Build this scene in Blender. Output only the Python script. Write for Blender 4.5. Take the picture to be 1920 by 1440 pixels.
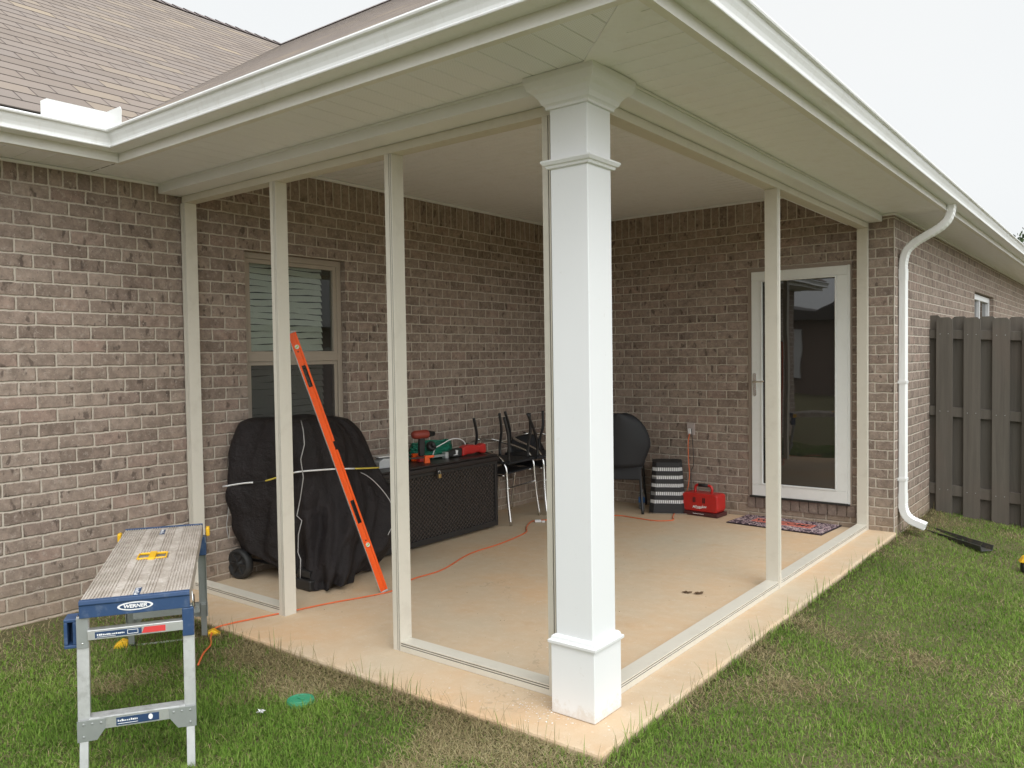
import bpy, math, random
import numpy as np
from mathutils import Vector, Matrix
R = math.radians
random.seed(7); rng = np.random.default_rng(11)
for o in list(bpy.data.objects): bpy.data.objects.remove(o)
SC = bpy.context.scene
COL = SC.collection
# ---------------------------------------------------------------- camera
CX, CY, CZ = 5.0323, -2.9063, 1.5163
YAW, PITCH, ROLL, FPX = 0.6611, -0.0325, -0.0145, 1513.29
_f = Vector((-math.sin(YAW), math.cos(YAW), 0)); _r = Vector((math.cos(YAW), math.sin(YAW), 0)); _u = Vector((0, 0, 1))
f2 = _f*math.cos(PITCH)+_u*math.sin(PITCH); u2 = _u*math.cos(PITCH)-_f*math.sin(PITCH)
r3 = _r*math.cos(ROLL)+u2*math.sin(ROLL); u3 = u2*math.cos(ROLL)-_r*math.sin(ROLL)
cd = bpy.data.cameras.new('camera'); cam = bpy.data.objects.new('camera', cd); COL.objects.link(cam)
m = Matrix((r3, u3, -f2)).transposed().to_4x4(); m.translation = (CX, CY, CZ); cam.matrix_world = m
cd.sensor_width = 36; cd.lens = FPX/1920*36; cd.clip_start = .05; cd.clip_end = 2000
SC.camera = cam
# ---------------------------------------------------------------- sky, sun, exposure
SC.view_settings.view_transform = 'Standard'; SC.view_settings.look = 'None'
SC.view_settings.exposure = 0.5; SC.view_settings.gamma = 1.0
SUN_EL, SUN_AZ = 52, 118          # azimuth clockwise from +Y
w = bpy.data.worlds.new('World'); SC.world = w; w.use_nodes = True
nt = w.node_tree; nt.nodes.clear()
def wn(t, **k):
    n = nt.nodes.new(t)
    for a, b in k.items(): setattr(n, a, b)
    return n
sky = wn('ShaderNodeTexSky', sky_type='NISHITA', sun_disc=False, sun_elevation=R(SUN_EL), sun_rotation=R(SUN_AZ), air_density=1.0, dust_density=4.0, ozone_density=1.0)
hs = wn('ShaderNodeHueSaturation'); hs.inputs['Saturation'].default_value = .14
nt.links.new(sky.outputs[0], hs.inputs['Color'])
# even cloud deck: brighter overhead than near the horizon, with faint mottling
tc = wn('ShaderNodeTexCoord'); sp = wn('ShaderNodeSeparateXYZ'); nt.links.new(tc.outputs['Generated'], sp.inputs[0])
mr = wn('ShaderNodeMapRange', interpolation_type='SMOOTHSTEP'); nt.links.new(sp.outputs['Z'], mr.inputs[0])
for i, v in ((1, .40), (2, 1.0), (3, 4.95), (4, 8.5)): mr.inputs[i].default_value = v
nz = wn('ShaderNodeTexNoise'); nz.inputs['Scale'].default_value = 2.2; nz.inputs['Detail'].default_value = 3
nt.links.new(tc.outputs['Generated'], nz.inputs['Vector'])
cr = wn('ShaderNodeValToRGB'); cr.color_ramp.elements[0].position = .3; cr.color_ramp.elements[0].color = (.945, .975, .99, 1)
cr.color_ramp.elements[1].position = .7; cr.color_ramp.elements[1].color = (.985, 1.0, 1.0, 1)
nt.links.new(nz.outputs[0], cr.inputs[0])
vm = wn('ShaderNodeVectorMath', operation='SCALE'); GLOW_DIR = (math.sin(R(SUN_AZ))*math.cos(R(14)), math.cos(R(SUN_AZ))*math.cos(R(14)), math.sin(R(14)))
dt = wn('ShaderNodeVectorMath', operation='DOT_PRODUCT'); nt.links.new(tc.outputs['Generated'], dt.inputs[0]); dt.inputs[1].default_value = GLOW_DIR
gl_ = wn('ShaderNodeMapRange', interpolation_type='SMOOTHSTEP'); nt.links.new(dt.outputs['Value'], gl_.inputs[0])   # low glow behind the camera, added to fill the porch shade
for i, v in ((1, -.15), (2, 1.0), (3, 1.0), (4, 2.3)): gl_.inputs[i].default_value = v
mm = wn('ShaderNodeMath', operation='MULTIPLY'); nt.links.new(mr.outputs[0], mm.inputs[0]); nt.links.new(gl_.outputs[0], mm.inputs[1])
nt.links.new(cr.outputs[0], vm.inputs[0]); nt.links.new(mm.outputs[0], vm.inputs['Scale'])
mx = wn('ShaderNodeMix', data_type='RGBA'); mx.inputs['Factor'].default_value = .88
nt.links.new(hs.outputs[0], mx.inputs['A']); nt.links.new(vm.outputs[0], mx.inputs['B'])
bg = wn('ShaderNodeBackground'); bg.inputs['Strength'].default_value = .14
out = wn('ShaderNodeOutputWorld'); nt.links.new(mx.outputs['Result'], bg.inputs['Color']); nt.links.new(bg.outputs[0], out.inputs[0])
sl = bpy.data.lights.new('sun', 'SUN'); sun = bpy.data.objects.new('sun', sl); COL.objects.link(sun)
sl.energy = 0.7; sl.angle = R(35); sl.color = (1, .985, .965)
sd = Vector((math.sin(R(SUN_AZ))*math.cos(R(SUN_EL)), math.cos(R(SUN_AZ))*math.cos(R(SUN_EL)), math.sin(R(SUN_EL))))
sun.rotation_euler = sd.to_track_quat('Z', 'Y').to_euler()
SC.cycles.max_bounces = 10; SC.cycles.diffuse_bounces = 5; SC.cycles.transparent_max_bounces = 12

# ================================================================ helpers
def tag(o, label=None, cat=None, group=None, kind=None):
    if label: o['label'] = label
    if cat: o['category'] = cat
    if group: o['group'] = group
    if kind: o['kind'] = kind
    return o
def empty(name, label, cat, loc=(0, 0, 0), rz=0, group=None):
    o = bpy.data.objects.new(name, None); COL.objects.link(o); o.location = loc; o.rotation_euler = (0, 0, rz)
    o.empty_display_size = .1
    return tag(o, label, cat, group)
class MB:
    def __init__(s): s.v = []; s.f = []; s.m = []; s.uv = []; s.has_uv = False
    def add(s, vs, fs, mi=0, uvs=None):
        b = len(s.v); s.v += [tuple(map(float, p)) for p in vs]
        for k, f in enumerate(fs):
            s.f.append(tuple(b+i for i in f)); s.m.append(mi)
            if uvs: s.uv.append(uvs[k]); s.has_uv = True
            else: s.uv.append([(0, 0)]*len(f))
        return s
    def box(s, x0, x1, y0, y1, z0, z1, mi=0, M=None):
        vs = [(x, y, z) for z in (z0, z1) for y in (y0, y1) for x in (x0, x1)]
        if M: vs = [M @ Vector(v) for v in vs]
        return s.add(vs, [(0, 2, 3, 1), (4, 5, 7, 6), (0, 1, 5, 4), (2, 6, 7, 3), (0, 4, 6, 2), (1, 3, 7, 5)], mi)
    def prism(s, poly, h0, h1, fn=lambda a, b, c: (a, b, c), mi=0):
        n = len(poly); vs = [fn(a, b, h0) for a, b in poly]+[fn(a, b, h1) for a, b in poly]
        return s.add(vs, [tuple(range(n))[::-1], tuple(range(n, 2*n))]+[(i, (i+1) % n, n+(i+1) % n, n+i) for i in range(n)], mi)
    def tube(s, pts, r, seg=8, mi=0, closed=False, caps=True):
        pts = [Vector(p) for p in pts]; n = len(pts); rr = r if hasattr(r, '__len__') else [r]*n
        up = None; vs = []
        for i, p in enumerate(pts):
            t = (pts[min(i+1, n-1)]-pts[max(i-1, 0)]) if not closed else (pts[(i+1) % n]-pts[i-1])
            t.normalize()
            if up is None: up = t.orthogonal().normalized()
            up = (up-t*up.dot(t)); up = up.normalized() if up.length > 1e-6 else t.orthogonal().normalized()
            b = t.cross(up)
            for k in range(seg):
                a = 2*math.pi*k/seg; vs.append(p+(up*math.cos(a)+b*math.sin(a))*rr[i])
        fs = []
        for i in range(n if closed else n-1):
            j = (i+1) % n
            for k in range(seg): fs.append((i*seg+k, i*seg+(k+1) % seg, j*seg+(k+1) % seg, j*seg+k))
        if caps and not closed: fs += [tuple(range(seg))[::-1], tuple(range((n-1)*seg, n*seg))]
        return s.add(vs, fs, mi)
    def lathe(s, prof, seg=24, M=None, mi=0):
        vs = []; n = len(prof)
        for k in range(seg):
            a = 2*math.pi*k/seg
            for r, z in prof:
                v = Vector((r*math.cos(a), r*math.sin(a), z)); vs.append(M @ v if M else v)
        fs = [(k*n+i, ((k+1) % seg)*n+i, ((k+1) % seg)*n+i+1, k*n+i+1) for k in range(seg) for i in range(n-1)]
        return s.add(vs, fs, mi)
    def build(s, name, mat, parent=None, smooth=False, bevel=0, label=None):
        me = bpy.data.meshes.new(name); me.from_pydata(s.v, [], s.f)
        for mm in (mat if isinstance(mat, (list, tuple)) else [mat]): me.materials.append(mm)
        me.polygons.foreach_set('material_index', s.m)
        if s.has_uv:
            ul = me.uv_layers.new(name='UVMap'); ul.data.foreach_set('uv', [c for f in s.uv for p in f for c in p])
        me.update()
        if smooth: me.polygons.foreach_set('use_smooth', [True]*len(me.polygons))
        o = bpy.data.objects.new(name, me); COL.objects.link(o)
        if parent: o.parent = parent
        if bevel:
            b = o.modifiers.new('bevel', 'BEVEL'); b.width = bevel; b.segments = 2; b.limit_method = 'ANGLE'; b.angle_limit = R(40)
        if label: o['label'] = label
        return o
def spline(pts, n=8, closed=False):
    P = [Vector(p) for p in pts]; out = []; L = len(P)
    rng_ = range(L if closed else L-1)
    for i in rng_:
        a = P[i-1] if (closed or i > 0) else P[0]*2-P[1]; b = P[i]; c = P[(i+1) % L]
        d = P[(i+2) % L] if (closed or i+2 < L) else P[-1]*2-P[-2]
        for k in range(n):
            t = k/n
            out.append(.5*((2*b)+(c-a)*t+(2*a-5*b+4*c-d)*t*t+(3*b-a-3*c+d)*t**3))
    if not closed: out.append(P[-1])
    return out
def text_geo(s, size, extrude=.0005, shear=0, xs=1.0, off=0):
    c = bpy.data.curves.new('t', 'FONT'); c.body = s; c.size = size; c.extrude = extrude; c.align_x = 'CENTER'; c.align_y = 'CENTER'; c.shear = shear; c.offset = off
    o = bpy.data.objects.new('t', c); COL.objects.link(o); dg = bpy.context.evaluated_depsgraph_get(); dg.update()
    me = bpy.data.meshes.new_from_object(o.evaluated_get(dg))
    vs = [(v.co.x*xs, v.co.y, v.co.z) for v in me.vertices]; fs = [tuple(p.vertices) for p in me.polygons]
    bpy.data.objects.remove(o); bpy.data.curves.remove(c); bpy.data.meshes.remove(me)
    return vs, fs
# ---- node helper
class NT:
    def __init__(s, name):
        s.mat = bpy.data.materials.new(name); s.mat.use_nodes = True; s.t = s.mat.node_tree; s.b = s.t.nodes['Principled BSDF']; s.out = s.t.nodes['Material Output']
    def n(s, t, **k):
        n = s.t.nodes.new(t)
        for a, b in k.items(): setattr(n, a, b)
        return n
    def put(s, sock, v):
        if isinstance(v, bpy.types.NodeSocket): s.t.links.new(v, sock)
        else: sock.default_value = v
    def math(s, op, a, b=None, c=None, clamp=False):
        n = s.n('ShaderNodeMath', operation=op, use_clamp=clamp); s.put(n.inputs[0], a)
        if b is not None: s.put(n.inputs[1], b)
        if c is not None: s.put(n.inputs[2], c)
        return n.outputs[0]
    def noise(s, vec, scale, detail=2, rough=.5, out=0, dist=0):
        n = s.n('ShaderNodeTexNoise'); s.put(n.inputs['Vector'], vec); n.inputs['Scale'].default_value = scale; n.inputs['Detail'].default_value = detail; n.inputs['Roughness'].default_value = rough; n.inputs['Distortion'].default_value = dist
        return n.outputs[out]
    def xyz(s, a, b, c=0.):
        n = s.n('ShaderNodeCombineXYZ'); s.put(n.inputs[0], a); s.put(n.inputs[1], b); s.put(n.inputs[2], c); return n.outputs[0]
    def sep(s, v):
        n = s.n('ShaderNodeSeparateXYZ'); s.put(n.inputs[0], v); return n.outputs
    def mix(s, f, a, b, mode='MIX'):
        n = s.n('ShaderNodeMix', data_type='RGBA', blend_type=mode); s.put(n.inputs['Factor'], f); s.put(n.inputs['A'], a); s.put(n.inputs['B'], b); return n.outputs['Result']
    def ramp(s, v, els, interp='LINEAR'):
        n = s.n('ShaderNodeValToRGB'); s.put(n.inputs[0], v); r = n.color_ramp; r.interpolation = interp
        while len(r.elements) < len(els): r.elements.new(.5)
        for e, (p, c) in zip(r.elements, els): e.position = p; e.color = (*c, 1) if len(c) == 3 else c
        return n.outputs[0]
    def step(s, v, a, b, lo=0., hi=1.):
        n = s.n('ShaderNodeMapRange', interpolation_type='SMOOTHSTEP'); s.put(n.inputs[0], v)
        for i, x in ((1, a), (2, b), (3, lo), (4, hi)): s.put(n.inputs[i], x)
        return n.outputs[0]
    def bump(s, h, strength=.4, dist=.01, normal=None):
        n = s.n('ShaderNodeBump'); s.put(n.inputs['Height'], h); n.inputs['Strength'].default_value = strength; n.inputs['Distance'].default_value = dist
        if normal: s.put(n.inputs['Normal'], normal)
        s.t.links.new(n.outputs[0], s.b.inputs['Normal']); return n.outputs[0]
    def obj(s): return s.n('ShaderNodeTexCoord').outputs['Object']
    def pos(s): return s.n('ShaderNodeNewGeometry').outputs['Position']
    def uvc(s): return s.n('ShaderNodeTexCoord').outputs['UV']
    def fin(s, color=None, rough=None, metal=None, spec=None, coat=None):
        for k, v in (('Base Color', color), ('Roughness', rough), ('Metallic', metal), ('Specular IOR Level', spec), ('Coat Weight', coat)):
            if v is not None: s.put(s.b.inputs[k], v)
        return s.mat
def c4(c): return (*c, 1)
def plain(name, c, rough=.5, metal=0., var=.12, scale=6, bump=0., bscale=60, spec=.5, dirt=None, dscale=9, damt=.3):
    """a material with mottling so nothing is perfectly even"""
    t = NT(name); p = t.pos()
    n1 = t.noise(p, scale, 4, .6); n2 = t.noise(p, scale*7, 3, .6)
    k = t.math('MULTIPLY_ADD', t.math('SUBTRACT', t.math('ADD', n1, n2), 1.0), var*1.6, 1.0)
    v = t.n('ShaderNodeVectorMath', operation='SCALE'); v.inputs[0].default_value = c; t.put(v.inputs['Scale'], k)
    col = v.outputs[0]
    if dirt:
        col = t.mix(t.math('MULTIPLY', t.step(t.noise(p, dscale, 5, .65), .5, .68), damt), col, c4(dirt))
    if bump: t.bump(t.noise(p, bscale, 3, .6), bump, .004)
    rr = t.math('MULTIPLY_ADD', n2, .12, rough-.06)
    return t.fin(col, rr, metal, spec)

# ---------------------------------------------------------------- brick
BL, BH, BU0, BV0 = .2033, .08124, .008, .1194-.08124
def brick_mat(name, soldier=False):
    t = NT(name); uv = t.uvc(); P = t.pos()
    dn = t.noise(P, 14, 3, .6, out=1); ds = t.sep(dn)
    U, V, _ = t.sep(uv)
    U = t.math('ADD', U, t.math('MULTIPLY', t.math('SUBTRACT', ds[0], .5), .010))
    V = t.math('ADD', V, t.math('MULTIPLY', t.math('SUBTRACT', ds[1], .5), .015))
    if soldier:
        h, L = .2033, .08124; row = t.math('FLOOR', t.math('DIVIDE', V, h)); fv = t.math('FRACT', t.math('DIVIDE', V, h)); uu = t.math('DIVIDE', U, L)
    else:
        h, L = BH, BL
        vv = t.math('DIVIDE', t.math('SUBTRACT', V, BV0), h); row = t.math('FLOOR', vv); fv = t.math('FRACT', vv)
        off = t.math('MULTIPLY', t.math('FLOORED_MODULO', row, 2.0), .5)
        jit = t.n('ShaderNodeTexWhiteNoise', noise_dimensions='1D'); t.put(jit.inputs['W'], row)
        off = t.math('ADD', off, t.math('MULTIPLY', t.math('SUBTRACT', jit.outputs[0], .5), .05))
        uu = t.math('ADD', t.math('DIVIDE', t.math('SUBTRACT', U, BU0), L), off)
    col = t.math('FLOOR', uu); fu = t.math('FRACT', uu)
    du = t.math('MULTIPLY', t.math('MINIMUM', fu, t.math('SUBTRACT', 1.0, fu)), L)
    dv = t.math('MULTIPLY', t.math('MINIMUM', fv, t.math('SUBTRACT', 1.0, fv)), h)
    d = t.math('SMOOTH_MIN', du, dv, .006)
    wn_ = t.n('ShaderNodeTexWhiteNoise', noise_dimensions='3D'); t.put(wn_.inputs['Vector'], t.xyz(col, row, 3.7 if soldier else 1.3))
    rnd = wn_.outputs['Value']; rc = t.sep(wn_.outputs['Color'])
    d2 = t.math('ADD', d, t.math('MULTIPLY', t.math('SUBTRACT', t.noise(P, 48, 4, .75), .5), .009))
    face = t.step(d2, .0038, .0066)
    base = t.ramp(rnd, [(0, (.205, .157, .128)), (.25, (.275, .215, .176)), (.5, (.25, .194, .158)), (.78, (.30, .238, .196)), (.92, (.28, .205, .168)), (1, (.215, .168, .14))])
    # cloudy mottling, shifted per brick
    pv = t.n('ShaderNodeVectorMath', operation='ADD'); t.put(pv.inputs[0], P); t.put(pv.inputs[1], t.xyz(t.math('MULTIPLY', rc[0], 9.), t.math('MULTIPLY', rc[1], 9.), t.math('MULTIPLY', rc[2], 9.)))
    mot = t.noise(pv.outputs[0], 16, 5, .65); k = t.math('MULTIPLY_ADD', mot, 1.5, .28)
    s = t.n('ShaderNodeVectorMath', operation='SCALE'); t.put(s.inputs[0], base); t.put(s.inputs['Scale'], k); colr = s.outputs[0]
    # ground-up sand smears, dark tumbled blotches, white flecks
    colr = t.mix(t.math('MULTIPLY', t.step(t.noise(pv.outputs[0], 34, 4, .7), .52, .70), .6), colr, (.42, .36, .31, 1))
    sv = t.n('ShaderNodeVectorMath', operation='MULTIPLY'); t.put(sv.inputs[0], pv.outputs[0]); sv.inputs[1].default_value = (1, 1, .55)
    colr = t.mix(t.math('MULTIPLY', t.step(t.noise(sv.outputs[0], 19, 3, .55), .60, .68), .72), colr, (.085, .064, .054, 1))
    colr = t.mix(t.math('MULTIPLY', t.step(t.noise(pv.outputs[0], 75, 3, .6), .60, .70), .45), colr, (.11, .085, .075, 1))
    colr = t.mix(t.math('MULTIPLY', t.step(t.noise(pv.outputs[0], 120, 2, .5), .68, .75), .8), colr, (.56, .50, .44, 1))
    mort = t.mix(t.noise(P, 45, 4, .7), (.42, .37, .31, 1), (.58, .515, .435, 1))
    mort = t.mix(t.math('MULTIPLY', t.step(t.noise(P, 3.5, 3), .52, .66), .4), mort, (.36, .31, .265, 1))
    allc = t.mix(face, mort, colr)
    # sandy splash stain low on the wall
    st = t.math('MULTIPLY', t.step(t.math('ADD', t.sep(P)[2], t.math('MULTIPLY', t.noise(P, 5, 4, .7), .35)), .52, .12), .42)
    allc = t.mix(st, allc, (.40, .31, .21, 1))
    hgt = t.math('ADD', t.math('MULTIPLY', t.step(d2, .002, .010), 1.0), t.math('MULTIPLY', t.noise(P, 90, 4, .7), .28))
    t.bump(hgt, .9, .006)
    return t.fin(allc, .92, 0., .25)
M = {}
M['brick'] = brick_mat('brick'); M['soldier'] = brick_mat('brick_soldier', True)
# ---------------------------------------------------------------- other materials
M['white'] = plain('white_vinyl', (.79, .80, .81), .38, var=.018, bump=.015, bscale=14, dirt=(.62, .60, .55), damt=.12)
t = NT('white_vinyl_trim'); P = t.pos(); n1 = t.noise(P, 5, 4, .6); n2 = t.noise(P, 34, 4, .7); pz = t.sep(P)[2]
colr = t.mix(n1, (.775, .787, .797, 1), (.80, .81, .82, 1)); spl = t.math('MULTIPLY', t.step(t.math('SUBTRACT', t.math('MULTIPLY', n2, .20), pz), .035, .10), .35)
colr = t.mix(spl, colr, (.50, .40, .28, 1)); colr = t.mix(t.math('MULTIPLY', t.step(t.noise(P, 21, 5, .75), .64, .72), .22), colr, (.56, .53, .48, 1))
t.bump(n1, .02, .02); M['column_white'] = t.fin(colr, .4)
M['cream'] = plain('cream_vinyl', (.79, .795, .81), .45, var=.03, bump=.06, bscale=9)
M['soffit'] = plain('soffit_vinyl', (.86, .87, .91), .5, var=.03, bump=.08, bscale=5, dirt=(.62, .58, .52), damt=.12)
t = NT('vented_soffit'); P = t.pos(); X, Y, Z = t.sep(P)
fx_ = t.math('SUBTRACT', t.math('FRACT', t.math('DIVIDE', X, .009)), .5); fy_ = t.math('SUBTRACT', t.math('FRACT', t.math('DIVIDE', Y, .009)), .5)
hole = t.step(t.math('SQRT', t.math('ADD', t.math('MULTIPLY', fx_, fx_), t.math('MULTIPLY', fy_, fy_))), .26, .18)
M['vented'] = t.fin(t.mix(t.math('MULTIPLY', hole, .3), (.86, .875, .92, 1), (.12, .11, .10, 1)), .5)
M['gutter'] = plain('gutter_metal', (.82, .83, .825), .32, var=.03, dirt=(.52, .50, .46), damt=.16, dscale=6)
t = NT('gutter_paint'); P = t.pos(); sv = t.n('ShaderNodeVectorMath', operation='MULTIPLY'); t.put(sv.inputs[0], P); sv.inputs[1].default_value = (24, 24, 2.2)
st_ = t.noise(sv.outputs[0], 1, 4, .7); g_ = t.noise(P, 3, 4, .6); colr = t.mix(t.math('MULTIPLY', t.step(st_, .52, .70), .18), (.82, .83, .825, 1), (.55, .52, .46, 1))
colr = t.mix(t.math('MULTIPLY', t.step(g_, .5, .7), .12), colr, (.5, .48, .43, 1)); t.bump(t.noise(P, 2.2, 2), .12, .02); M['gutter'] = t.fin(colr, .35)
M['almond'] = plain('almond_aluminium', (.635, .60, .52), .42, var=.03, dirt=(.40, .36, .29), damt=.15)
M['groove_shade'] = plain('groove_shade_dark', (.14, .125, .10), .7)  # dark colour that paints the shade inside the frame grooves
M['door_white'] = plain('door_paint', (.74, .75, .73), .35, var=.03, dirt=(.6, .58, .54), damt=.15)
M['trim_tan'] = plain('brickmould_tan', (.31, .25, .205), .55, var=.06)
M['win_tan'] = plain('window_vinyl_tan', (.37, .315, .255), .5, var=.04)
M['chrome'] = plain('brushed_chrome', (.72, .72, .71), .24, 1., var=.05)
M['alu'] = plain('aluminium', (.66, .67, .67), .42, .75, var=.10, bump=.1, bscale=40, dirt=(.40, .40, .39), damt=.4, dscale=22)
M['steel'] = plain('steel_and_leg_shade', (.36, .38, .37), .5, .55, var=.08)
M['blue'] = plain('blue_plastic', (.028, .066, .155), .42, var=.12, dirt=(.15, .19, .26), damt=.35, dscale=26)
M['yellow'] = plain('yellow_plastic', (.80, .46, .015), .45, var=.08, dirt=(.5, .34, .08), damt=.4, dscale=30)
M['black_rub'] = plain('black_rubber', (.018, .018, .018), .6, var=.2, dirt=(.06, .055, .05), damt=.4)
M['black_plastic'] = plain('black_plastic', (.022, .021, .021), .38, var=.15)
M['black_metal'] = plain('black_painted_tube', (.02, .02, .021), .3, var=.15)
M['wood_fence'] = None
M['orange_cord'] = plain('orange_cord', (.68, .145, .045), .5, var=.08)
M['level'] = plain('level_orange_paint', (.86, .105, .012), .32, var=.06, dirt=(.6, .12, .04), damt=.25, dscale=18)
M['red'] = plain('red_plastic', (.48, .022, .018), .36, var=.08, dirt=(.3, .05, .04), damt=.3, dscale=30)
M['darkred'] = plain('dark_red_base', (.07, .018, .018), .5)
M['green_hose'] = plain('green_hose', (.012, .17, .105), .4, var=.12)
M['green_lid'] = plain('green_plastic_lid', (.035, .26, .14), .5, var=.12, dirt=(.16, .22, .12), damt=.5, dscale=30)
M['white_plastic'] = plain('white_plastic', (.72, .72, .72), .35, var=.05)
M['brass'] = plain('brass', (.70, .50, .22), .3, .9)
M['label_white'] = plain('label_white', (.8, .8, .8), .5, var=.05)
M['label_red'] = plain('label_red', (.62, .05, .05), .5, var=.05)
M['leaf_dry'] = plain('dry_leaf', (.12, .07, .035), .8, var=.3)
M['shaving'] = plain('white_shaving', (.80, .78, .74), .7, var=.1)
M['piping'] = plain('reflective_piping', (.42, .41, .40), .5, var=.12)
# fence
t = NT('fence_stain'); P = t.pos(); sv = t.n('ShaderNodeVectorMath', operation='MULTIPLY'); t.put(sv.inputs[0], P); sv.inputs[1].default_value = (26, 26, 1.3)
g = t.noise(sv.outputs[0], 1.0, 5, .65, dist=.6); k = t.noise(P, 2.3, 3)
colr = t.mix(g, (.058, .050, .040, 1), (.150, .132, .110, 1)); colr = t.mix(t.math('MULTIPLY', t.step(k, .45, .65), .4), colr, (.125, .095, .076, 1))
t.bump(g, .35, .003); M['wood_fence'] = t.fin(colr, .7)
# concrete
t = NT('concrete'); P = t.pos(); a = t.noise(P, 1.15, 4, .55); b = t.noise(P, 11, 5, .65); c = t.noise(P, 150, 2, .6); e = t.noise(P, 3.1, 5, .7)
colr = t.ramp(a, [(.30, (.54, .455, .335)), (.5, (.57, .435, .295)), (.68, (.61, .42, .255))])
colr = t.mix(t.math('MULTIPLY', t.step(b, .40, .72), .28), colr, (.66, .56, .42, 1))
colr = t.mix(t.math('MULTIPLY', t.step(e, .55, .72), .32), colr, (.50, .31, .165, 1))
colr = t.mix(t.math('MULTIPLY', t.step(c, .60, .74), .35), colr, (.28, .215, .15, 1))
colr = t.mix(t.math('MULTIPLY', t.step(t.noise(P, 55, 3, .7), .68, .76), .6), colr, (.19, .14, .10, 1))
vo = t.n('ShaderNodeTexVoronoi', feature='DISTANCE_TO_EDGE'); pd_ = t.n('ShaderNodeVectorMath', operation='ADD'); t.put(pd_.inputs[0], P); dn_ = t.n('ShaderNodeVectorMath', operation='SCALE'); t.put(dn_.inputs[0], t.noise(P, 3, 4, .7, out=1)); dn_.inputs['Scale'].default_value = .5; t.put(pd_.inputs[1], dn_.outputs[0]); t.put(vo.inputs['Vector'], pd_.outputs[0]); vo.inputs['Scale'].default_value = .55
crk = t.math('MULTIPLY', t.step(vo.outputs['Distance'], .0032, .0012), t.step(t.noise(P, 1.3, 3), .5, .6)); colr = t.mix(t.math('MULTIPLY', crk, .28), colr, (.25, .19, .13, 1))
colr = t.mix(t.math('MULTIPLY', t.step(t.noise(P, 24, 4, .75), .58, .70), .35), colr, (.66, .60, .50, 1))
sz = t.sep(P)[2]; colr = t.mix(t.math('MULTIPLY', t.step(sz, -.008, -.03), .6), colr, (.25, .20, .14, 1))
sx = t.n('ShaderNodeVectorMath', operation='MULTIPLY'); t.put(sx.inputs[0], P); sx.inputs[1].default_value = (9, 1.6, 1)
t.bump(t.math('ADD', t.math('MULTIPLY', c, .35), t.math('ADD', b, t.noise(sx.outputs[0], 7, 3))), .22, .004); M['concrete'] = t.fin(colr, .85, 0., .3)
# soil
t = NT('soil'); P = t.pos(); a = t.noise(P, 3, 5, .6); b = t.noise(P, 40, 5, .7)
colr = t.mix(a, (.13, .105, .062, 1), (.115, .13, .05, 1)); colr = t.mix(t.step(b, .45, .7), colr, (.18, .14, .09, 1)); t.bump(b, .8, .02); M['soil'] = t.fin(colr, .95, 0., .1)
# grass blades  (attribute 'tint': r = random, g = dryness)
t = NT('grass_blade'); at = t.n('ShaderNodeAttribute', attribute_name='tint'); r_, g_, b_ = t.sep(at.outputs['Color'])
gr = t.ramp(r_, [(0, (.068, .150, .020)), (.5, (.125, .25, .028)), (1, (.225, .36, .055))]); dr = t.ramp(r_, [(0, (.20, .145, .08)), (.5, (.36, .28, .16)), (1, (.52, .43, .27))])
colr = t.mix(g_, gr, dr); m_ = t.fin(colr, .75, 0., .12)
tl = t.n('ShaderNodeBsdfTranslucent'); t.put(tl.inputs['Color'], colr); ms = t.n('ShaderNodeMixShader'); ms.inputs[0].default_value = .22
t.t.links.new(t.b.outputs[0], ms.inputs[1]); t.t.links.new(tl.outputs[0], ms.inputs[2]); t.t.links.new(ms.outputs[0], t.out.inputs[0]); M['grass'] = m_
# shingles: UV.x along eave (m), UV.y up slope (m)
def shingle(name):
    t = NT(name); U, V, _ = t.sep(t.uvc()); P = t.pos()
    row = t.math('FLOOR', t.math('DIVIDE', V, .143)); uu = t.math('ADD', t.math('DIVIDE', U, .305), t.math('MULTIPLY', row, .5))
    jt = t.n('ShaderNodeTexWhiteNoise', noise_dimensions='1D'); t.put(jt.inputs['W'], row); uu = t.math('ADD', uu, t.math('MULTIPLY', jt.outputs[0], .12))
    fu = t.math('FRACT', uu); cell = t.math('FLOOR', uu)
    wn_ = t.n('ShaderNodeTexWhiteNoise', noise_dimensions='2D'); t.put(wn_.inputs['Vector'], t.xyz(cell, row))
    colr = t.ramp(wn_.outputs[0], [(0, (.215, .172, .142)), (.35, (.26, .21, .175)), (.6, (.235, .195, .17)), (.8, (.28, .225, .182)), (.95, (.31, .25, .185)), (1, (.36, .285, .20))])
    nn = t.noise(P, 260, 2, .7); colr = t.mix(t.math('MULTIPLY', t.step(nn, .4, .7), .35), colr, (.33, .30, .275, 1)); colr = t.mix(t.math('MULTIPLY', t.noise(P, 2.2, 4), .45), colr, (.19, .172, .16, 1))
    slot = t.step(t.math('MINIMUM', fu, t.math('SUBTRACT', 1., fu)), .008, .018); colr = t.mix(slot, (.075, .06, .055, 1), colr)
    t.bump(t.math('ADD', t.math('MULTIPLY', slot, .6), t.math('MULTIPLY', nn, .4)), .5, .004); return t.fin(colr, .9, 0., .2)
M['shingle'] = shingle('shingle'); M['shingle_butt'] = plain('shingle_edge_shade', (.085, .072, .062), .9)  # asphalt edge colour, darkened to paint the shadow line of each course
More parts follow.
